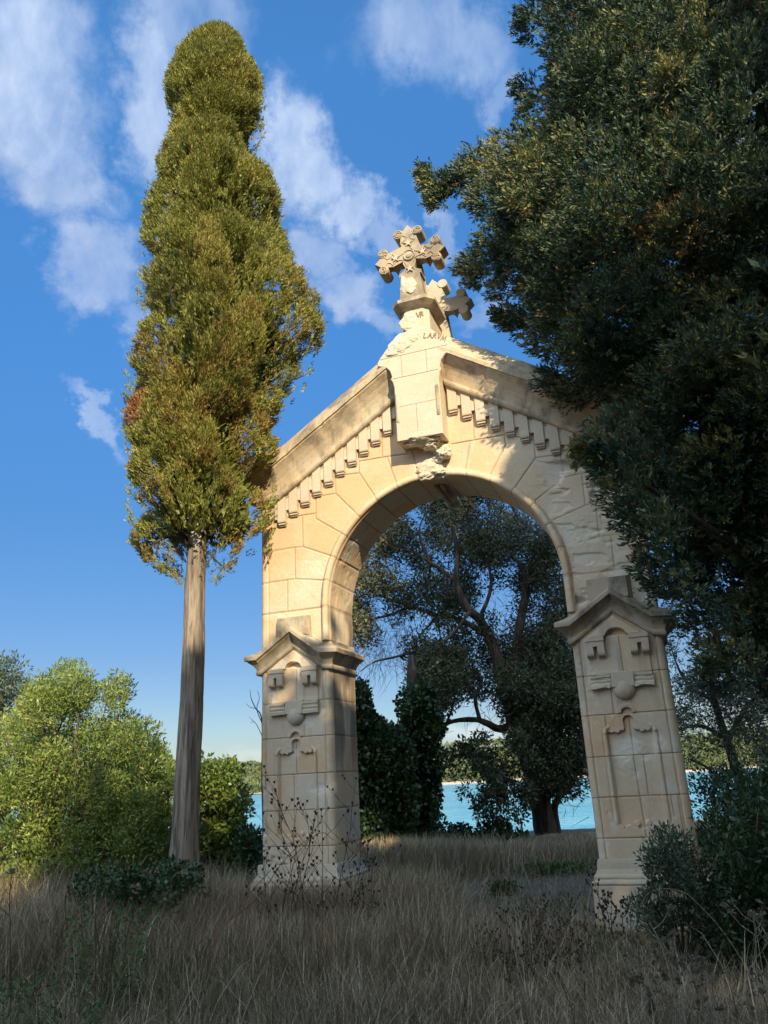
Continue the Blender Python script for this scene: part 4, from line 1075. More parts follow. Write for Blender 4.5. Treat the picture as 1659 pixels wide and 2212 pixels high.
# --- great dark cypress on the right, reaching over the gateway
def right_cypress():
    TX, TY = 6.4, 9.8
    root = empty('spreading_cypress', (TX, TY, 0), 'huge dark spreading cypress whose boughs hang over the gable of the gateway', 'tree')
    loc = np.array([TX, TY, 0.])
    poly = [(1140, -20), (1150, 60), (1165, 130), (1135, 180), (1150, 260), (1090, 285), (1025, 300), (1060, 335), (1000, 350), (985, 365), (920, 352), (912, 385), (935, 420), (965, 440), (990, 445), (1035, 455), (1060, 480), (1050, 520), (1010, 560), (1015, 590), (1060, 610), (1110, 650), (1085, 690), (1130, 705), (1165, 730), (1160, 770), (1180, 820), (1215, 850), (1300, 875), (1295, 900), (1260, 960), (1290, 985), (1330, 1010), (1345, 1060), (1370, 1100), (1410, 1130), (1420, 1180), (1440, 1230), (1480, 1300), (1540, 1340), (1570, 1400), (1600, 1450), (1640, 1540), (1780, 1500), (2300, 1300), (2500, 600), (2300, -300), (1700, -900), (1300, -400)]
    def crown_depth(n, px, py):
        p = np.array([at(a, b, TY) for a, b in zip(px, py)])
        R = np.interp(p[:, 2], [2.5, 4.5, 7, 10, 13, 18], [2.0, 3.6, 4.6, 5.0, 4.2, 2.0])
        dx = np.clip(np.abs(p[:, 0] - TX) / R, 0, 1); dep = np.sqrt(1 - dx * dx) * R * .62
        y = TY + dep * rng.uniform(-1, .75, n)
        return np.array([at(a, b, c) for a, b, c in zip(px, py, y)])
    def sample(n, x0, x1, y0, y1):
        px = rng.uniform(x0, x1, n); py = rng.uniform(y0, y1, n); k = in_poly(px, py, poly); return px[k], py[k]
    px, py = sample(2200, 905, 1850, -60, 1560)
    rp = 62.; k = np.ones(len(px), bool)
    for q in range(8): k &= in_poly(px + rp * math.cos(q * .785), py + rp * math.sin(q * .785), poly)
    px, py = px[k], py[k]
    for gx, gy, ga, gb in ((1640, 235, 22, 40), (1335, 690, 22, 16), (1545, 935, 18, 40), (1600, 1240, 30, 20), (1470, 560, 14, 20), (1400, 760, 16, 12), (1620, 1010, 22, 16), (1250, 780, 18, 10)):
        k = ((px - gx) / (ga + 14)) ** 2 + ((py - gy) / (gb + 14)) ** 2 > 1; px, py = px[k], py[k]
    px2, py2 = sample(520, 1775, 2500, -900, 1500); px3, py3 = sample(260, 1100, 1700, -900, -40)
    C = np.concatenate([crown_depth(len(px), px, py), crown_depth(len(px2), px2, py2), crown_depth(len(px3), px3, py3)])
    # boughs that stick out, drawn one by one: pixel, depth, size
    fixed = [(925, 375, 10.0, .10), (938, 400, 10.0, .13), (965, 405, 10.0, .15), (950, 430, 10.0, .12), (990, 395, 10.0, .16), (1010, 375, 10.0, .17), (1035, 345, 9.9, .18), (1050, 380, 9.9, .22), (1045, 430, 9.9, .2), (1085, 320, 9.9, .22), (1090, 380, 9.8, .26), (1080, 450, 9.9, .24), (1120, 420, 9.7, .28),
             (1020, 575, 10.0, .15), (1045, 600, 9.9, .18), (1060, 560, 9.8, .22), (1075, 520, 9.8, .22), (1100, 620, 9.8, .2), (1100, 685, 9.9, .13), (1120, 690, 9.9, .12), (1150, 700, 9.8, .2), (1190, 740, 9.0, .22), (1210, 820, 8.9, .2), (1250, 850, 8.9, .2), (1300, 840, 8.8, .25),
             (1145, 60, 10.0, .16), (1150, 30, 10.0, .18), (1140, 190, 10.0, .14), (1160, 230, 9.9, .18), (1280, 975, 7.4, .11), (1310, 985, 7.4, .15), (1340, 1000, 7.3, .2), (1360, 1060, 7.3, .2), (1330, 940, 7.5, .2), (1385, 1120, 7.2, .16), (1430, 1150, 7.1, .2), (1440, 1230, 7.1, .18), (1480, 1280, 7.1, .22), (1400, 1010, 7.4, .24), (1570, 1420, 7.0, .18), (1600, 1460, 7.0, .2), (1540, 1350, 7.1, .2)]
    FC = np.array([at(a, b, c) for a, b, c, _ in fixed]); FR = np.array([r for *_, r in fixed])
    lr = np.r_[rng.uniform(.2, .42, len(C)), FR * 1.2]; C = np.r_[C, FC]
    vis = np.r_[np.ones(len(px), bool), np.zeros(len(px2) + len(px3), bool), np.ones(len(FC), bool)]
    nl = len(C); out = unit(C - np.array([TX, TY, 0]) * np.array([1, 1, 0]) - np.array([0, 0, 1]) * C[:, 2:3])
    parts = []
    for sel, nt, k, leaf, wd in ((vis, 80, 15, .062, .0195), (~vis, 26, 9, .15, .05)):
        c, r, o = C[sel], lr[sel] * (1 if nt > 40 else 1.8), out[sel]; n = len(c)
        d = unit(rng.normal(size=(n, nt, 3)) + o[:, None] * .5)
        P = c[:, None] + (d * np.array([1.15, 1.15, .8])) * r[:, None, None] * rng.random((n, nt, 1)) ** .45
        A = d * .55 + o[:, None] * .7 + np.array([0, 0, .28]) + rng.normal(size=d.shape) * .3
        lt = np.repeat(rng.normal(size=n) * .12, nt)
        P = P.reshape(-1, 3); tint = .42 + lt + .25 * (fbm(P * 1.1, 13, 3) - .5) * 2 + rng.normal(size=len(P)) * .10
        dry = (rng.random(len(P)) < .010) * .8 + np.repeat((rng.random(n) < .004) * .6, nt)
        dry = np.clip(dry, 0, 1)
        parts.append(tufts(P, A.reshape(-1, 3), k, .14, leaf, wd, .36, tint, dry))
    p = cat(parts); p[0] = p[0] - loc
    leaves('crown', p[0], p[1], p[2], p[3], p[4], M['cypress2'], root, p[5])
    trunk_detailed('trunk', [(0, 0, -.3), (.05, .05, 2), (0, .1, 5), (-.05, 0, 9), (0, 0, 17)], .42, .08, M['bark_dark'], root, 4)
    limbs = []
    for i in rng.choice(nl, 92, replace=False):
        e = C[i] - loc; s = np.array([0, 0, max(1.8, e[2] - .35 * math.hypot(e[0], e[1]) - .3)]); mid = (s + e) / 2 + rng.normal(size=3) * .18
        limbs.append(([s, mid, e], .05, .008))
    for a, b, c in ((1290, 410, 9.0), (1240, 640, 9.2), (1030, 400, 9.9), (1480, 700, 8.0), (1560, 420, 7.8), (1350, 1020, 7.3)):
        e = at(a, b, c) - loc; s = np.array([0, 0, max(2, e[2] - 1.5)]); limbs.append(([s, s * .45 + e * .55 + np.array([0, 0, -.1]), e], .085, .02))
    tree_limbs('branch', limbs, M['bark_dark'], root, 6, .02)


right_cypress()


def leafy(name, loc, label, catg, clumps, n_per, leaf, wd, mat, group=None, tint0=.5, spread=.8, dryp=.01, limbs=None, bark=None, limb_name='stem', up=.4, leafname='foliage', shell=.35, dens_by_r=True):
    """a plant of leaf clumps (world positions) with its stems"""
    root = empty(name, loc, label, catg, group); loc = np.asarray(loc, float)
    parts = []
    for c, r in clumps:
        rr = np.broadcast_to(np.asarray(r, float), (3,)); n = int(n_per * (float(np.prod(rr)) ** (1 / 3)) ** 2) if dens_by_r else n_per
        P, d = ellipsoid_pts(c, rr, n, shell)
        A = d * .6 + np.array([0, 0, up]) + rng.normal(size=d.shape) * spread * .6
        ti = tint0 + rng.normal() * .12 + rng.normal(size=n) * .13
        parts.append([P, unit(A), leaf * rng.uniform(.65, 1.3, n), wd * rng.uniform(.7, 1.25, n), ti, (rng.random(n) < dryp) * rng.uniform(.4, 1, n)])
    p = cat(parts); p[0] = p[0] - loc
    leaves(leafname, p[0], p[1], p[2], p[3], p[4], mat, root, p[5])
    if limbs: tree_limbs(limb_name, [([np.asarray(q) - loc for q in pts], a, b) for pts, a, b in limbs], bark or M['bark_dark'], root, 7, .012)
    return root


def clump_cloud(poly, n, ylo, yhi, rlo, rhi, gaps=(), sq=1.0):
    x0, x1 = min(p[0] for p in poly), max(p[0] for p in poly); y0, y1 = min(p[1] for p in poly), max(p[1] for p in poly)
    out = []
    while len(out) < n:
        a, b = rng.uniform(x0, x1), rng.uniform(y0, y1)
        if any(((a - g[0]) / g[2]) ** 2 + ((b - g[1]) / g[3]) ** 2 < 1 for g in gaps): continue
        r = rng.uniform(rlo, rhi); yy_ = rng.uniform(ylo, yhi); m_ = .34 * r * FPX / yy_
        if not in_poly(a + m_ * np.cos(np.arange(8) * .785), b + m_ * np.sin(np.arange(8) * .785), poly).all(): continue
        out.append((at(a, b, yy_), (r, r, r * sq)))
    return out


# --- the big holm oak seen through the arch
def oak():
    Y = 20.6
    a = lambda x, y, dy=0: at(x, y, Y + dy)
    base = at(1185, 1818, Y); base[2] = float(gz(base[0], base[1])) - .1
    L = [([a(1182, 1825), a(1172, 1765), a(1158, 1700), a(1138, 1630), a(1112, 1560), a(1093, 1492)], .29, .20),
         ([a(1093, 1492), a(1076, 1430), a(1057, 1375), a(1036, 1338, -.3), a(1005, 1308, -.5), a(985, 1255, -.5), a(988, 1195, -.4), a(975, 1130, -.2)], .18, .05),
         ([a(1098, 1485), a(1115, 1420, .2), a(1121, 1360, .3), a(1135, 1290, .3), a(1138, 1250, .3), a(1165, 1205, .2), a(1200, 1165)], .18, .05),
         ([a(1057, 1375), a(1000, 1342, .4), a(945, 1330, .6), a(885, 1310, .6), a(830, 1290, .4), a(775, 1265, .4)], .09, .02),
         ([a(1105, 1565), a(1080, 1575), a(1050, 1562, -.3), a(1028, 1555, -.4), a(992, 1556, -.4), a(962, 1566, -.4), a(944, 1600, -.4)], .11, .03),
         ([a(1036, 1556, -.4), a(1027, 1510, -.4), a(1040, 1470, -.3), a(1022, 1440, -.3)], .06, .03),
         ([a(1108, 1510), a(1150, 1478, .3), a(1190, 1452, .5), a(1235, 1410, .6), a(1290, 1350, .6)], .09, .03),
         ([a(1165, 1740), a(1195, 1705, .5), a(1235, 1668, .8), a(1290, 1620, 1)], .13, .05), ([a(1205, 1812, .4), a(1197, 1745, .4), a(1225, 1700, .6), a(1260, 1640, .8)], .12, .05),
         ([a(885, 1310, .6), a(845, 1328, .5), a(790, 1342, .3), a(750, 1365)], .05, .012), ([a(1015, 1320, -.5), a(960, 1385, -.6), a(865, 1416, -.6), a(812, 1428, -.6), a(778, 1450, -.6)], .05, .012),
         ([a(985, 1255, -.5), a(930, 1215, -.5), a(885, 1190, -.5), a(840, 1180, -.4)], .06, .015), ([a(1036, 1338, -.3), a(1060, 1270, -.5), a(1055, 1190, -.5), a(1080, 1120, -.5)], .06, .015),
         ([a(1138, 1250, .3), a(1110, 1190, .6), a(1120, 1120, .6)], .05, .012), ([a(930, 1215, -.5), a(905, 1150, -.5), a(930, 1090, -.4)], .045, .012), ([a(1138, 1260), a(1180, 1245), a(1225, 1240)], .05, .015)]
    poly = [(755, 1420), (700, 1300), (735, 1190), (810, 1110), (900, 1045), (1010, 1025), (1130, 1040), (1230, 1110), (1300, 1220), (1310, 1420), (1290, 1640), (1255, 1725), (1200, 1740), (1150, 1650), (1060, 1530), (960, 1540), (930, 1490), (880, 1400)]
    gaps = [(1045, 1300, 26, 45), (880, 1245, 30, 22), (1105, 1290, 18, 60), (1180, 1300, 30, 30), (850, 1350, 45, 14), (960, 1240, 14, 45), (1080, 1380, 14, 30), (1000, 1160, 18, 22), (900, 1130, 16, 16), (1150, 1150, 16, 25), (960, 1500, 25, 30), (1060, 1540, 40, 20), (805, 1400, 60, 25)]
    cl = clump_cloud(poly, 200, Y - .7, Y + 2.6, .30, .62, gaps)
    low = [(985, 1700), (1000, 1640), (1040, 1600), (1085, 1610), (1130, 1660), (1140, 1720), (1110, 1770), (1060, 1800), (1020, 1770)]
    cl += clump_cloud(low, 30, Y - 2.2, Y - .6, .16, .36, [(965, 1730, 35, 55)])
    cl += clump_cloud([(1085, 1590), (1150, 1580), (1175, 1700), (1165, 1760), (1100, 1790)], 14, Y - 1.6, Y - .2, .18, .34) + clump_cloud([(955, 1625), (1010, 1600), (1060, 1560), (1070, 1640), (1000, 1690), (960, 1680)], 14, Y - 2, Y - .8, .14, .26)
    cl += clump_cloud([(900, 1400), (990, 1390), (1040, 1430), (1000, 1500), (930, 1540), (880, 1500)], 26, Y - 1.5, Y + .2, .3, .5)
    cl += clump_cloud([(1120, 1430), (1230, 1400), (1290, 1500), (1270, 1690), (1200, 1720), (1140, 1640)], 34, Y - 1, Y + 1, .35, .6, [(1180, 1460, 18, 22)])
    node_ = np.concatenate([np.array(p) for p, *_ in L[1:]] ); 
    for i in rng.choice(len(cl), 64, replace=False):
        e = np.asarray(cl[i][0]); d_ = np.linalg.norm(node_ - e, axis=1); j = int(np.argmin(d_))
        if .4 < d_[j] < 2.6 and e[2] > 3.0 and abs(node_[j][2] - e[2]) < 1.6: L.append(([node_[j], (node_[j] + e) / 2 + rng.normal(size=3) * .16, e], .034, .009))
    root = leafy('holm_oak', base, 'big dark evergreen oak with crooked limbs framed inside the arch by the sea', 'tree', cl, 2100, .105, .05, M['leaf_oak'], limbs=L, limb_name='trunk', tint0=.45, spread=1.1, dryp=.06, up=.1, leafname='crown', shell=.1, bark=M['bark_olive'])
    # tangles of dead twigs
    n = 5200; c = np.array([x[0] for x in cl]); i = rng.integers(0, 150, n); P = c[i] + rng.normal(size=(n, 3)) * .42 - base
    D = rng.normal(size=(n, 3)) + np.array([-.2, 0, -.25]); twigs('dead_twigs', P, D, rng.uniform(.25, .75, n), rng.uniform(.004, .010, n), M['twig'], root)
    n = 400; t = rng.random(n)[:, None]; s0 = a(790, 1350); s1 = a(860, 1425); P = np.array(s0) * (1 - t) + np.array(s1) * t + rng.normal(size=(n, 3)) * np.array([.9, .5, .35]) - base
    twigs('drooping_twigs', P, rng.normal(size=(n, 3)) * .5 + np.array([-.2, 0, -1]), rng.uniform(.4, 1.0, n), .0055, M['twig'], root)
    return root


oak()


def ivy():
    def go(name, label, poly, n, y0, y1, rlo, rhi, trunkpts, r0, catg='ivy', lf=.088, gaps=(), per=3300, tint=.42):
        cl = clump_cloud(poly, n, y0, y1, rlo, rhi, gaps, 1.15)
        b = np.array(trunkpts[0], float)
        return leafy(name, b, label, catg, cl, per, lf, lf * .85, M['leaf_ivy'], limbs=[(trunkpts, r0, r0 * .4)], bark=M['bark_dark'], limb_name='trunk', tint0=tint, spread=1.0, up=-.1, dryp=.012, shell=.45)
    g = lambda px, y: np.array([at(px, 1800, y)[0], y, float(gz(at(px, 1800, y)[0], y)) - .1])
    b = g(903, 18.0)
    go('ivy_clad_trunk', 'tall upright trunk smothered in dark ivy, seen through the arch beside the sea', [(858, 1600), (868, 1500), (890, 1475), (925, 1480), (945, 1560), (948, 1640), (940, 1720), (935, 1800), (960, 1830), (850, 1830), (846, 1700)], 130, 17.4, 18.6, .11, .36, [b, b + np.array([-.05, 0, 2]), b + np.array([.1, 0, 4.4])], .24, 'ivy trunk')
    b = g(800, 17.0)
    go('ivy_mound', 'sloping mound of dark ivy half hidden behind the pier nearest the tall cypress', [(755, 1480), (772, 1490), (796, 1505), (812, 1570), (845, 1590), (878, 1600), (890, 1700), (885, 1825), (750, 1830), (745, 1600)], 150, 16.6, 17.6, .12, .38, [b, b + np.array([-.2, 0, 1.5]), b + np.array([-.4, 0, 3.0])], .2, 'ivy mound')
    b = g(1000, 19.5)
    go('ivy_bank', 'low dark ivy bank along the shore edge under the oak', [(935, 1800), (960, 1775), (1000, 1800), (1050, 1795), (1090, 1780), (1130, 1785), (1145, 1830), (1060, 1840), (930, 1840)], 26, 18.6, 20.2, .16, .30, [b, b + np.array([.2, 0, .3]), b + np.array([.4, 0, .5])], .05, 'ivy bank')


ivy()


def bushes():
    Y = 13.2
    poly = [(-60, 1560), (0, 1545), (40, 1520), (60, 1490), (95, 1460), (120, 1435), (160, 1428), (190, 1455), (215, 1490), (240, 1470), (262, 1450), (275, 1475), (268, 1520), (250, 1540), (285, 1565), (318, 1560), (345, 1600), (355, 1660), (362, 1740), (368, 1800), (350, 1850), (300, 1880), (230, 1920), (120, 1940), (0, 1950), (-90, 1940)]
    gaps = [(225, 1530, 14, 30), (20, 1640, 14, 30), (300, 1610, 8, 14)]
    cl = clump_cloud(poly, 370, Y - 1.1, Y + 1.2, .15, .36, gaps)
    cl += [(at(a, b, Y), r) for a, b, r in ((250, 1462, .12), (268, 1468, .10), (262, 1490, .14), (140, 1440, .16), (170, 1438, .14), (270, 1500, .10), (240, 1485, .12))]
    cl += clump_cloud([(318, 1600), (345, 1600), (372, 1700), (376, 1860), (320, 1880)], 60, Y - .6, Y + .8, .14, .26)
    b = np.array([at(150, 1850, Y)[0], Y, 0.]); b[2] = float(gz(b[0], b[1])) - .1
    L = []
    for i in rng.choice(len(cl), 90, replace=False):
        e = cl[i][0]; s = b + rng.normal(size=3) * np.array([.7, .3, 0]); L.append(([s, (s + e) / 2 + rng.normal(size=3) * .2, e], .035, .008))
    leafy('lentisk_bush', b, 'large sunlit yellow-green lentisk bush, the biggest bush beside the tall cypress trunk', 'bush', cl, 4300, .068, .025, M['leaf_lit'], limbs=L, bark=M['twig'], tint0=.5, spread=1.0, dryp=.025, up=.5, shell=.3)
    # olive behind at far left
    poly = [(-80, 1440), (-20, 1412), (30, 1420), (62, 1450), (70, 1490), (40, 1530), (0, 1560), (-90, 1580)]
    Y2 = 16.5; b = np.array([at(-60, 1800, Y2)[0], Y2, 0.]); b[2] = float(gz(b[0], b[1])) - .1
    cl = clump_cloud(poly, 40, Y2 - .8, Y2 + .8, .22, .42)
    leafy('olive_tree', b, 'grey-green olive crown peeking over the top of the large sunlit bush', 'tree', cl, 1900, .10, .03, M['leaf_olive'], limbs=[([b, b + np.array([.1, 0, 2]), at(-10, 1480, Y2)], .14, .03)], limb_name='trunk', tint0=.75, leafname='crown')
    # shrub right of the cypress trunk
    Y3 = 14.2
    poly = [(425, 1660), (440, 1640), (460, 1655), (478, 1630), (492, 1650), (510, 1668), (522, 1700), (535, 1740), (528, 1800), (525, 1880), (420, 1890), (412, 1760)]
    cl = clump_cloud(poly, 85, Y3 - .5, Y3 + .6, .14, .27, [(515, 1760, 10, 14), (470, 1690, 8, 12)])
    b = np.array([at(465, 1850, Y3)[0], Y3, 0.]); b[2] = float(gz(b[0], b[1])) - .1
    L = [([b, b + np.array([dx * .5, 0, 1.0]), at(x, y, Y3)], .04, .008) for dx, x, y in ((-.2, 440, 1690), (.1, 480, 1660), (.3, 510, 1720), (.2, 500, 1790), (-.1, 450, 1800))]
    leafy('vine_covered_shrub', b, 'narrow sunlit shrub tangled with vines in the gap between cypress trunk and gateway', 'bush', cl, 3000, .085, .048, M['leaf_lit'], limbs=L, bark=M['twig'], tint0=.4, dryp=.05, up=.1)
    Y4 = 13.5
    cl = clump_cloud([(522, 1790), (545, 1770), (566, 1790), (566, 1880), (520, 1890)], 18, Y4 - .3, Y4 + .3, .12, .22)
    b = np.array([at(548, 1880, Y4)[0], Y4, 0.]); b[2] = float(gz(b[0], b[1])) - .1
    leafy('low_dark_shrub', b, 'low dark shrub pressed against the outer side of the pier by the cypress trunk', 'bush', cl, 2600, .08, .045, M['leaf_ivy'], limbs=[([b, b + np.array([0, 0, .5]), b + np.array([.1, 0, 1.0])], .02, .006)], tint0=.35)
    # creeping vine at the foot of the cypress
    Y5 = 9.7
    cl = clump_cloud([(165, 1900), (230, 1880), (300, 1890), (370, 1862), (430, 1870), (440, 1930), (390, 1985), (300, 1990), (200, 2000), (150, 1960)], 75, Y5 - 1.1, Y5 + .5, .09, .19)
    b = np.array([at(300, 1950, Y5)[0], Y5, 0.]); b[2] = float(gz(b[0], b[1]))
    leafy('creeping_ivy', b, 'dark ivy patch creeping round the foot of the tall cypress', 'ivy', cl, 5200, .045, .035, M['leaf_ivy'], limbs=[([b + np.array([dx, dy, -.05]), b + np.array([dx * .6, dy, .15]), b + np.array([dx * .2, dy, .3])], .01, .004) for dx, dy in ((.6, 0), (-.6, .2), (.2, -.4))], tint0=.4, dryp=.02)
    # bare sapling left of the left pier
    mb = MB(); r0 = at(562, 1640, 11.6); bb = np.array([r0[0] + .08, 11.6, float(gz(r0[0], 11.6)) - .05])
    root = empty('bare_sapling', bb, 'leafless sapling whose bare twigs poke out from behind the pier by the cypress', 'sapling')
    P = lambda a, b: at(a, b, 11.6) - bb
    tree_limbs('stem', [([(0, 0, 0), P(566, 1700), P(566, 1560), P(552, 1530), P(543, 1510), P(540, 1490)], .014, .004), ([P(566, 1562), P(555, 1532), P(560, 1508), P(556, 1492)], .007, .003), ([P(552, 1530), P(540, 1528), P(532, 1520)], .005, .002), ([P(566, 1590), P(552, 1562), P(540, 1560)], .006, .002), ([P(552, 1562), P(545, 1555), P(538, 1548)], .004, .002)], M['twig'], root, 5, .003)
    # foreground olive shoot in front of the right pier
    Y6 = 7.3
    cl = clump_cloud([(1425, 1795), (1450, 1790), (1475, 1800), (1490, 1840), (1510, 1840), (1520, 1900), (1530, 2000), (1420, 2020), (1370, 1990), (1352, 1950), (1362, 1925), (1400, 1935), (1405, 1880), (1385, 1850), (1400, 1825)], 120, Y6 - .4, Y6 + .4, .06, .14)
    b = np.array([at(1470, 2060, Y6)[0], Y6, 0.]); b[2] = float(gz(b[0], b[1])) - .05
    L = [([b, (b + at(x, y, Y6)) / 2 + np.array([.04, 0, .03]), at(x, y, Y6)], .014, .003) for x, y in ((1445, 1795), (1410, 1840), (1365, 1950), (1500, 1850), (1395, 1870), (1440, 1850), (1380, 1985), (1480, 1900), (1420, 1960), (1530, 1860))]
    leafy('olive_sapling', b, 'small-leaved olive sapling growing in front of the foot of the nearer pier', 'sapling', cl, 5200, .052, .015, M['leaf_olive'], limbs=L, bark=M['twig'], tint0=.5, spread=.8, up=.5)
    Y7 = 7.6
    poly = [(1500, 1850), (1530, 1790), (1560, 1700), (1600, 1660), (1680, 1620), (1850, 1560), (2000, 1700), (1950, 2100), (1640, 2120), (1560, 2060), (1500, 2020), (1480, 1930)]
    cl = clump_cloud(poly, 240, Y7 - .6, Y7 + 1.0, .13, .27)
    b = np.array([at(1640, 2080, Y7)[0], Y7, 0.]); b[2] = float(gz(b[0], b[1])) - .05
    L = [([b + rng.normal(size=3) * np.array([.3, .2, 0]), (b + c[0]) / 2 + rng.normal(size=3) * .1, c[0]], .02, .005) for c in cl[:40]]
    leafy('evergreen_thicket', b, 'tall dark evergreen thicket behind the olive sapling, under the spreading cypress', 'bush', cl, 3600, .062, .022, M['leaf_ivy'], limbs=L, tint0=.3, spread=.9)
    # trees behind the right pier
    Y8 = 18.0
    poly = [(1400, 1290), (1440, 1260), (1520, 1330), (1600, 1400), (1700, 1380), (1800, 1500), (1750, 1680), (1600, 1660), (1540, 1640), (1480, 1650), (1440, 1560), (1430, 1420)]
    cl = clump_cloud(poly, 115, Y8 - 1.2, Y8 + 1.5, .22, .46, [(1490, 1390, 20, 30), (1560, 1540, 25, 20), (1505, 1590, 30, 16), (1620, 1620, 25, 14), (1470, 1480, 12, 25)])
    bx = at(1610, 1800, Y8)[0]; b = np.array([bx, Y8, float(gz(bx, Y8)) - .1])
    A = lambda x, y: at(x, y, Y8)
    L = [([b, A(1600, 1700), A(1570, 1600), A(1545, 1520), A(1530, 1440), A(1500, 1350)], .13, .03), ([A(1570, 1600), A(1520, 1570), A(1470, 1575), A(1440, 1600)], .06, .015), ([A(1545, 1520), A(1480, 1470), A(1450, 1400)], .05, .012), ([A(1590, 1650), A(1560, 1690), A(1530, 1660), A(1490, 1640)], .06, .015), ([A(1570, 1600), A(1620, 1520), A(1680, 1450)], .07, .02)]
    r8 = leafy('coastal_olive', b, 'thin-crowned olive tree by the water, seen past the outer side of the nearer pier', 'tree', cl, 1700, .095, .034, M['leaf_olive'], limbs=L, limb_name='trunk', tint0=.62, dryp=.05, leafname='crown', shell=.1, up=.1)
    n = 1500; i = rng.integers(0, len(cl), n); c = np.array([x[0] for x in cl]); twigs('dead_twigs', c[i] + rng.normal(size=(n, 3)) * .4 - b, rng.normal(size=(n, 3)), rng.uniform(.2, .6, n), .006, M['twig'], r8)
    Y9 = 15.0
    poly = [(1490, 1700), (1540, 1670), (1620, 1660), (1720, 1640), (1760, 1850), (1500, 1860)]
    cl = clump_cloud(poly, 60, Y9 - .8, Y9 + .8, .2, .34, [(1500, 1760, 20, 14)])
    bx = at(1600, 1850, Y9)[0]; b = np.array([bx, Y9, float(gz(bx, Y9)) - .1])
    leafy('dark_shore_bush', b, 'dark bush between the nearer pier and the thicket, screening the sea', 'bush', cl, 2300, .085, .04, M['leaf_ivy'], limbs=[([b, b + np.array([.1, 0, .8]), b + np.array([-.2, 0, 1.6])], .05, .01)], tint0=.3)


bushes()


# --- trees behind the viewer that throw the shade
def shade_trees():
    srng = np.random.default_rng(321)
    lab = 'tall dark evergreen behind the viewpoint that shades the clearing'
    def tree(x, y, h, r, low=.8, n=240, lbl=None):
        root = empty('shade_tree', (x, y, 0), lbl or lab, 'tree', 'trees behind the viewpoint')
        c = []
        for i in range(n):
            z = low + (h - low) * srng.random(); q = r * (1 - .55 * (max(0, z / h - .45) / .55) ** 1.8); ph = srng.uniform(0, 6.28); rr = q * math.sqrt(srng.random())
            c.append((rr * math.cos(ph), rr * math.sin(ph), z))
        C = np.array(c); k = 34; P = (C[:, None] + srng.normal(size=(n, k, 3)) * .33).reshape(-1, 3); D = srng.normal(size=P.shape)
        m_ = len(P); leaves('crown', P, D, srng.uniform(.3, .5, m_), srng.uniform(.16, .26, m_), srng.random(m_), M['cypress2'], root)
        trunk_detailed('trunk', [(0, 0, -.3), (.05, 0, h * .3), (0, .05, h * .6), (0, 0, h * .92)], .28, .05, M['bark_dark'], root, 3, 14)
    for a in SHADE: tree(*a)


SHADE = [(-3.2, -6.2, 9.4, 1.5), (-.9, -6.0, 9.9, 1.4), (1.1, -6.2, 12.8, 1.35), (2.9, -6.3, 13.2, 1.5), (4.7, -6.0, 13.3, 1.5), (6.9, -6.2, 15.4, .9), (9.1, -6.2, 19.5, 1.1), (8.9, .2, 20.5, 1.9), (10.4, .0, 21.0, 2.0), (8.9, -3.2, 19.5, 1.4), (10.6, -6.6, 23.5, 2.0), (13.6, -6.0, 23.0, 2.6), (-6.0, -7.0, 8.2, 1.8), (-9.0, -7.0, 8.0, 1.8)]
shade_trees()


# ------------------------------------------------------------------ grass and weeds
def blades(n, x, y, h, lean, wd, tint, dry):
    z = gz(x, y) - .01; ph = rng.uniform(0, 6.28, n); l = np.abs(rng.normal(size=n)) * lean
    d = np.stack([np.cos(ph) * l, np.sin(ph) * l, np.ones(n)], -1); d = unit(d)
    b = np.stack([x, y, z], -1); side = np.stack([-np.sin(ph + rng.normal(size=n) * .8), np.cos(ph), 0 * ph], -1); side = unit(side) * (wd * .5)[:, None]
    bend = np.stack([np.cos(ph), np.sin(ph), -.35 + 0 * ph], -1) * (h * rng.uniform(.0, .55, n))[:, None]
    m1 = b + d * h[:, None] * .45 + bend * .15; m2 = b + d * h[:, None] * .8 + bend * .5; e = b + d * h[:, None] + bend
    V = np.stack([b - side, b + side, m1 - side * .85, m1 + side * .85, m2 - side * .6, m2 + side * .6, e], 1).reshape(-1, 3)
    o = (np.arange(n) * 7)[:, None]
    Q = np.array([(0, 1, 3, 2), (2, 3, 5, 4), (4, 5, 6, 6)])
    F3 = np.concatenate([(o + np.array([a])).reshape(-1, 3) for a in ((0, 1, 3), (0, 3, 2), (2, 3, 5), (2, 5, 4), (4, 5, 6))])
    return V, F3, np.repeat(tint, 7), np.repeat(dry, 7)


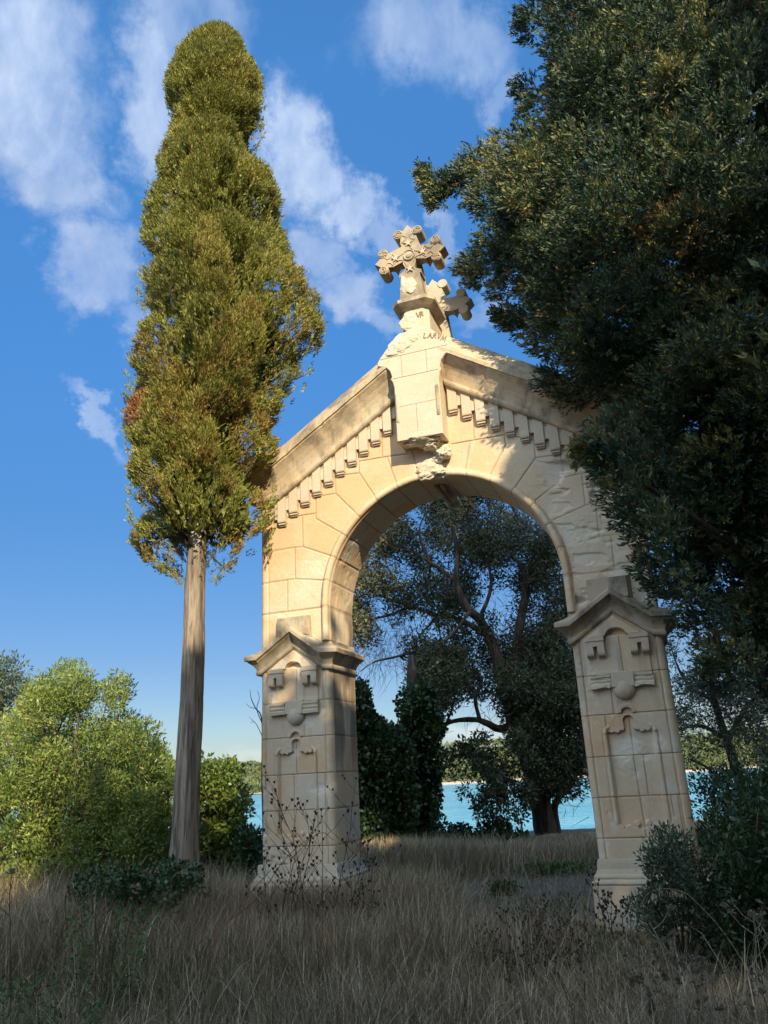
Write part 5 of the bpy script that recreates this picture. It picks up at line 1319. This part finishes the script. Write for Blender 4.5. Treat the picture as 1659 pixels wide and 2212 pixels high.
def build_grass():
    def field(n, y0, y1, dens):
        y = y0 + (y1 - y0) * rng.random(n) ** dens; xm = .52 * y + 1.2; x = rng.uniform(-1, 1, n) * xm; return x, y
    Vs, Fs, Ts, Ds, off = [], [], [], [], 0
    def put(x, y, h, lean, wd, tint, dry):
        nonlocal off
        n = len(x)
        # no grass inside the piers
        dx, dy = x - AX, y - AY; lx = dx * math.cos(ATH) - dy * math.sin(ATH); ly = dx * math.sin(ATH) + dy * math.cos(ATH)
        k = ~((np.abs(np.abs(lx) - PC) < HW + .1) & (ly > -.1) & (ly < TH + .1)); x, y, h, wd, tint, dry = x[k], y[k], h[k], wd[k], tint[k], dry[k]
        V, F, t, d = blades(len(x), x, y, h, lean, wd, tint, dry); Vs.append(V); Fs.append(F + off); Ts.append(t); Ds.append(d); off += len(V)
    # main sward: taller on the left, thin and short in the middle right
    n = 300000; x, y = field(n, 3.8, 21.5, 1.25)
    pn = fbm(np.stack([x * .55, y * .55, 0 * x], -1), 41, 3); left = sm(1.2, -.8, x - .12 * (y - 6))
    bare = sm(.35, 1.0, x) * sm(4.5, 2.6, x) * sm(6.6, 8.2, y) * sm(15.5, 13.5, y)
    tuft = fbm(np.stack([x * 2.4, y * 2.4, 0 * x + 3], -1), 47, 3); keep = rng.random(n) < np.clip(.30 + .45 * left + .25 * (pn - .5) - .25 * bare, .10, 1) * (1 - .62 * bare) * (.25 + .95 * sm(.36, .58, tuft)); x, y, pn, left, bare = x[keep], y[keep], pn[keep], left[keep], bare[keep]
    n = len(x); tuft = fbm(np.stack([x * 2.4, y * 2.4, 0 * x + 3], -1), 47, 3); h = (.07 + .13 * left + .11 * rng.random(n)) * (1 - .6 * bare) * rng.uniform(.4, 1.4, n) * (.45 + 1.5 * sm(.36, .68, tuft))
    tint = np.clip(np.where(rng.random(n) < .22, .82, .22) + .55 * (pn - .45) + .3 * (tuft - .5) + rng.normal(size=n) * .14, 0, 1); green = (rng.random(n) < .10 + .38 * sm(-.4, -2.4, x) * sm(9.0, 6, y) + .15 * sm(.55, .7, pn)) * rng.uniform(.4, 1, n)
    put(x, y, h, .75, rng.uniform(.0035, .0075, n) * np.clip(y / 9, .8, 1.7), tint, green)
    # tall feathery clump behind the arch and around the piers
    for cx, cy, rx, ry, m_, h0, t0 in ((-.1, 15.2, 1.6, .7, 16000, .62, .6), (2.2, 16.0, 2.2, .8, 14000, .40, .5), (3.3, 18.5, 1.6, 1.0, 7000, .34, .5), (-1.3, 9.6, 1.3, .5, 8000, .62, .45), (-2.6, 9.0, 1.2, .6, 6000, .55, .4), (-.2, 10.6, .6, .5, 3500, .6, .5), (-3.6, 8.2, 1.2, .8, 5000, .5, .4), (-1.0, 8.3, 1.6, .7, 7000, .5, .45)):
        x = cx + rng.normal(size=m_) * rx * .55; y = cy + rng.normal(size=m_) * ry * .55
        put(x, y, h0 * rng.uniform(.5, 1.25, m_), .42, rng.uniform(.004, .008, m_) * np.clip(cy / 9, .9, 1.8), np.clip(t0 + rng.normal(size=m_) * .22, 0, 1), (rng.random(m_) < .05) * .8)
    # low green herbs between the straw
    n = 26000; x, y = field(n, 4.5, 12, 1.2); k_ = fbm(np.stack([x * 1.1, y * 1.1, 0 * x + 8], -1), 12, 3) > .55; x, y = x[k_], y[k_]; n = len(x)
    put(x, y, rng.uniform(.03, .13, n), 1.4, rng.uniform(.012, .022, n), rng.random(n) * .3, rng.uniform(.6, 1, n))
    # scattered taller stems, pale and dark
    n = 900; x, y = field(n, 5.2, 13, 1.1); k_ = (x < 1.2) | (rng.random(n) < .35); x, y = x[k_], y[k_]; n = len(x)
    put(x, y, rng.uniform(.35, .8, n), .5, rng.uniform(.004, .007, n), np.where(rng.random(n) < .5, .95, .0), np.zeros(n))
    # fallen straw
    n = 120000; x, y = field(n, 4.2, 15, 1.2)
    bare2 = sm(.35, 1.0, x) * sm(4.5, 2.6, x) * sm(6.6, 8.2, y) * sm(15.5, 13.5, y); k_ = rng.random(n) > .7 * bare2; x, y = x[k_], y[k_]; n = len(x)
    put(x, y, rng.uniform(.08, .36, n), 2.2, rng.uniform(.004, .008, n), np.clip(.42 + rng.normal(size=n) * .28, 0, 1), np.zeros(n))
    V = np.concatenate(Vs); F = np.concatenate(Fs)
    o = mesh_obj('dry_grass', V, F, M['grass'], None, {'tint': np.concatenate(Ts), 'dry': np.concatenate(Ds)})
    tag(o, 'dry straw-coloured grass covering the clearing', 'grass', None, 'stuff')


build_grass()


def stalk_plant(name, x, y, h, label, group, seed, nst=1, spread=.25, head='pod', mat='stalk', side=9, hr=.011):
    r = np.random.default_rng(seed); b = np.array([x, y, float(gz(x, y)) - .02])
    whole = name == 'withered_flower'; mb = MB()
    root = None if whole else empty(name, b, label, 'weed', group)
    def blob(p, s):
        hd = mb if whole else MB(); blob_(hd, p, s)
        if not whole: hd.build('seed_head', M['seed'] if head == 'pod' else M['fluff'], root)
    def blob_(hd, p, s):
        if head == 'pod':
            hd.lathe([(s * .25, -s), (s * .9, -s * .3), (s, .1 * s), (s * .7, s), (s * .1, s * 1.3)], p, 6)
            for q in range(4):
                a = r.uniform(0, 6.28); hd.tube([p, p + np.array([math.cos(a), math.sin(a), .8]) * s * 2.1], [s * .28, s * .05], 3, False)
        else:
            for q in range(14):
                d = r.normal(size=3); d[2] = abs(d[2]); d /= np.linalg.norm(d); hd.tube([p, p + d * s * 2.2], [s * .12, s * .3], 3, False)
    for k in range(nst):
        a = r.uniform(0, 6.28); ln = h * r.uniform(.75, 1.1); d = np.array([math.cos(a) * spread, math.sin(a) * spread * .6, 1.])
        P = [np.array([r.normal() * .04, r.normal() * .04, 0])]
        for i in range(6): P.append(P[-1] + d * ln / 6 + r.normal(size=3) * .018 * ln)
        mb.tube(P, np.linspace(.0052, .0022, 7), 5); blob(P[-1], hr)
        for q in range(side):
            t = r.uniform(1.6, 5.8); i = int(t); p = P[i] + (P[min(6, i + 1)] - P[i]) * (t - i); a2 = r.uniform(0, 6.28); l2 = ln * r.uniform(.12, .30)
            e = p + np.array([math.cos(a2) * .75, math.sin(a2) * .6, .75]) * l2; m_ = (p + e) / 2 + np.array([0, 0, -.02])
            mb.tube([p, m_, e], [.0030, .0022, .0016], 4); blob(e, hr * r.uniform(.7, 1.1))
            if r.random() < .6:
                e2 = m_ + np.array([math.cos(a2 + 1) * .6, math.sin(a2 + 1) * .5, .7]) * l2 * .5; mb.tube([m_, e2], [.002, .0014], 4); blob(e2, hr * r.uniform(.6, 1))
    o = mb.build(name if whole else 'stem', M[mat], root)
    if whole: o.location = [float(v) for v in b]; tag(o, label, 'weed', group)
    return o if whole else root


i = 0
for px, py, y, h in ((620, 1930, 8.9, 1.35), (690, 1950, 8.6, 1.65), (735, 1950, 8.8, 1.45), (770, 1930, 9.0, 1.2), (600, 1950, 8.4, 1.1), (655, 1960, 8.7, 1.5)):
    p = at(px, py, y); stalk_plant('dry_seed_stalk', p[0], y, h, 'thin dark branching stalk dotted with seed heads in front of the pier by the cypress', 'dry seed stalks before the farther pier', 100 + i, 2, .28, 'pod', 'stalk', 11, .0125); i += 1
for px, y, h in ((45, 7.2, 1.3), (120, 7.6, 1.15), (215, 7.3, .9), (290, 7.8, 1.0)):
    p = at(px, 2000, y); stalk_plant('wild_carrot', p[0], y, h, 'thin dark stalk with a greyish feathery seed head in front of the large sunlit bush', 'wild carrots before the sunlit bush', 140 + i, 1, .12, 'fluff', 'stalk', 2, .02); i += 1
for px, y, h in ((870, 10.2, 1.25), ):
    p = at(px, 1930, y); stalk_plant('leaning_stalk', p[0], y, h, 'single tall dark stalk standing alone in the grass under the arch', None, 160, 1, .2, 'pod', 'stalk', 7, .011)
for j in range(26):
    px = rng.uniform(1010, 1330); y = rng.uniform(7.2, 9.6); p = at(px, 2000, y)
    stalk_plant('withered_flower', p[0], y, rng.uniform(.2, .42), 'short withered flower stalk with brown heads on the bare ground', 'withered flowers on the bare ground', 200 + j, 2, .2, 'pod', 'stalk', 4, .010)
for j, (px, y, h) in enumerate(((1310, 8.9, .55), (1340, 8.7, .42), (1300, 8.8, .4))):
    p = at(px, 2000, y); stalk_plant('withered_thistle', p[0], y, h, 'dark withered flower clump against the foot of the nearer pier', 'withered clumps at the nearer pier', 240 + j, 2, .12, 'pod', 'stalk', 8, .013)
for j, (px, y, h) in enumerate(((1450, 5.6, .62), (1480, 5.5, .8), (1620, 5.4, .75), (1400, 5.9, .4), (1540, 5.5, .55))):
    p = at(px, 2200, y); stalk_plant('pale_dead_stalk', p[0], y, h, 'pale dried flower stalk in the foreground grass before the dark thicket', 'pale dried stalks before the thicket', 260 + j, 2, .3, 'fluff', 'stalk_pale', 7, .014)


def bramble():
    y = 6.6; b = at(380, 2205, y); b[2] = float(gz(b[0], y)) - .02
    root = empty('bramble_cane', b, 'long reddish bramble cane arching through the grass towards the farther pier', 'bramble')
    P = lambda px, py, yy: at(px, py, yy) - b
    tree_limbs('cane', [([(-.05, 0, 0), P(395, 2175, 6.6), P(430, 2095, 6.8), P(480, 2010, 7.1), P(540, 1930, 7.5), P(585, 1880, 7.8)], .0075, .003), ([P(500, 1985, 7.2), P(560, 1935, 7.2), P(620, 1850, 7.4), P(690, 1800, 7.6), P(720, 1815, 7.7)], .004, .002), ([P(430, 2095, 6.8), P(420, 2040, 6.7), P(428, 1990, 6.7)], .004, .002)], M['cane'], root, 5, .004)
    # arching oat stalk at right
    y = 6.9; b2 = at(1640, 2100, y); b2[2] = float(gz(b2[0], y)) - .02
    r2 = empty('arching_oat_stalk', b2, 'yellow oat stalk arching over the olive sapling', 'grass stalk'); P2 = lambda px, py: at(px, py, y) - b2
    tree_limbs('stem', [([(0, 0, 0), P2(1560, 2010), P2(1500, 1945), P2(1470, 1925), P2(1430, 1920), P2(1400, 1930), P2(1385, 1955)], .004, .0018)], M['stalk_pale'], r2, 5, .002)
    n = 70; t = rng.random(n); xs = np.interp(t, [0, 1], [1480, 1388]); Pp = np.array([at(a, np.interp(a, [1388, 1430, 1480], [1950, 1920, 1930]), y) for a in xs]) - b2 + rng.normal(size=(n, 3)) * .012
    leaves('spikelets', Pp, rng.normal(size=(n, 3)) * .3 + np.array([-.3, 0, -1]), .05, .008, rng.random(n) * .4 + .5, M['grass'], r2)


bramble()


def green_weeds():
    spots = [(60, 2090, 5.9, .5, .055, 'green weed with the widest spread, nearest below the sunlit bush'), (150, 2120, 5.8, .35, .05, 'shortest green weed, low in the foreground straw'), (230, 2010, 7.0, .75, .06, 'tallest upright green weed, between the ivy patch and the bramble cane')]
    for i, (px, py, y, h, lf, lab) in enumerate(spots):
        b = at(px, py, y); b[2] = float(gz(b[0], y)); root = empty('green_weed', b, lab, 'weed'); n = 900
        P = np.stack([rng.normal(size=n) * .16, rng.normal(size=n) * .12, rng.random(n) * h], -1)
        st_ = rng.normal(size=(9, 2)) * .13; q_ = rng.integers(0, 9, n); P[:, :2] = st_[q_] * (1 + P[:, 2:3]) + rng.normal(size=(n, 2)) * .025
        leaves('foliage', P, rng.normal(size=(n, 3)) * .7 + np.array([0, 0, .55]), lf * rng.uniform(.6, 1.2, n), lf * .22, rng.random(n), M['weed_green'], root)
        mb = MB(); [mb.tube([(a, c, -.02), (a * 1.3, c * 1.2, h * .5), (a * 1.8, c, h)], [.004, .003, .002], 4) for a, c in rng.normal(size=(7, 2)) * .07]; mb.build('stems', M['weed_green'].copy() if False else M['stalk'], root)
    for i, (px, py, y, s, lab) in enumerate(((1200, 1880, 14.5, .55, 'wide bright green plant patch in the grass beyond the arch'), (1085, 1925, 12.2, .18, 'tiny green plant on the bare ground under the arch'))):
        b = at(px, py, y); b[2] = float(gz(b[0], y)); root = empty('green_plant', b, lab, 'weed'); n = int(900 * s) + 120
        P = np.stack([rng.normal(size=n) * s * .55, rng.normal(size=n) * s * .3, rng.random(n) * .16], -1); leaves('foliage', P, rng.normal(size=(n, 3)) + np.array([0, 0, .5]), .08, .04, rng.random(n), M['weed_green'], root)


green_weeds()

# flat stone at the foot of the oak
b = at(1205, 1812, 20.0); zb = float(gz(b[0], 20.0))
rt = empty('flat_rock', (b[0], 20.0, zb), 'low tan rock slab lying at the foot of the oak', 'rock')
mb = Rocks(); mb.R.append(((0, 0, .10), (.62, .32, .16), 71)); mb.R.append(((.7, .1, .08), (.5, .3, .18), 72)); mb.build('slab', M['stone_weathered'], rt)
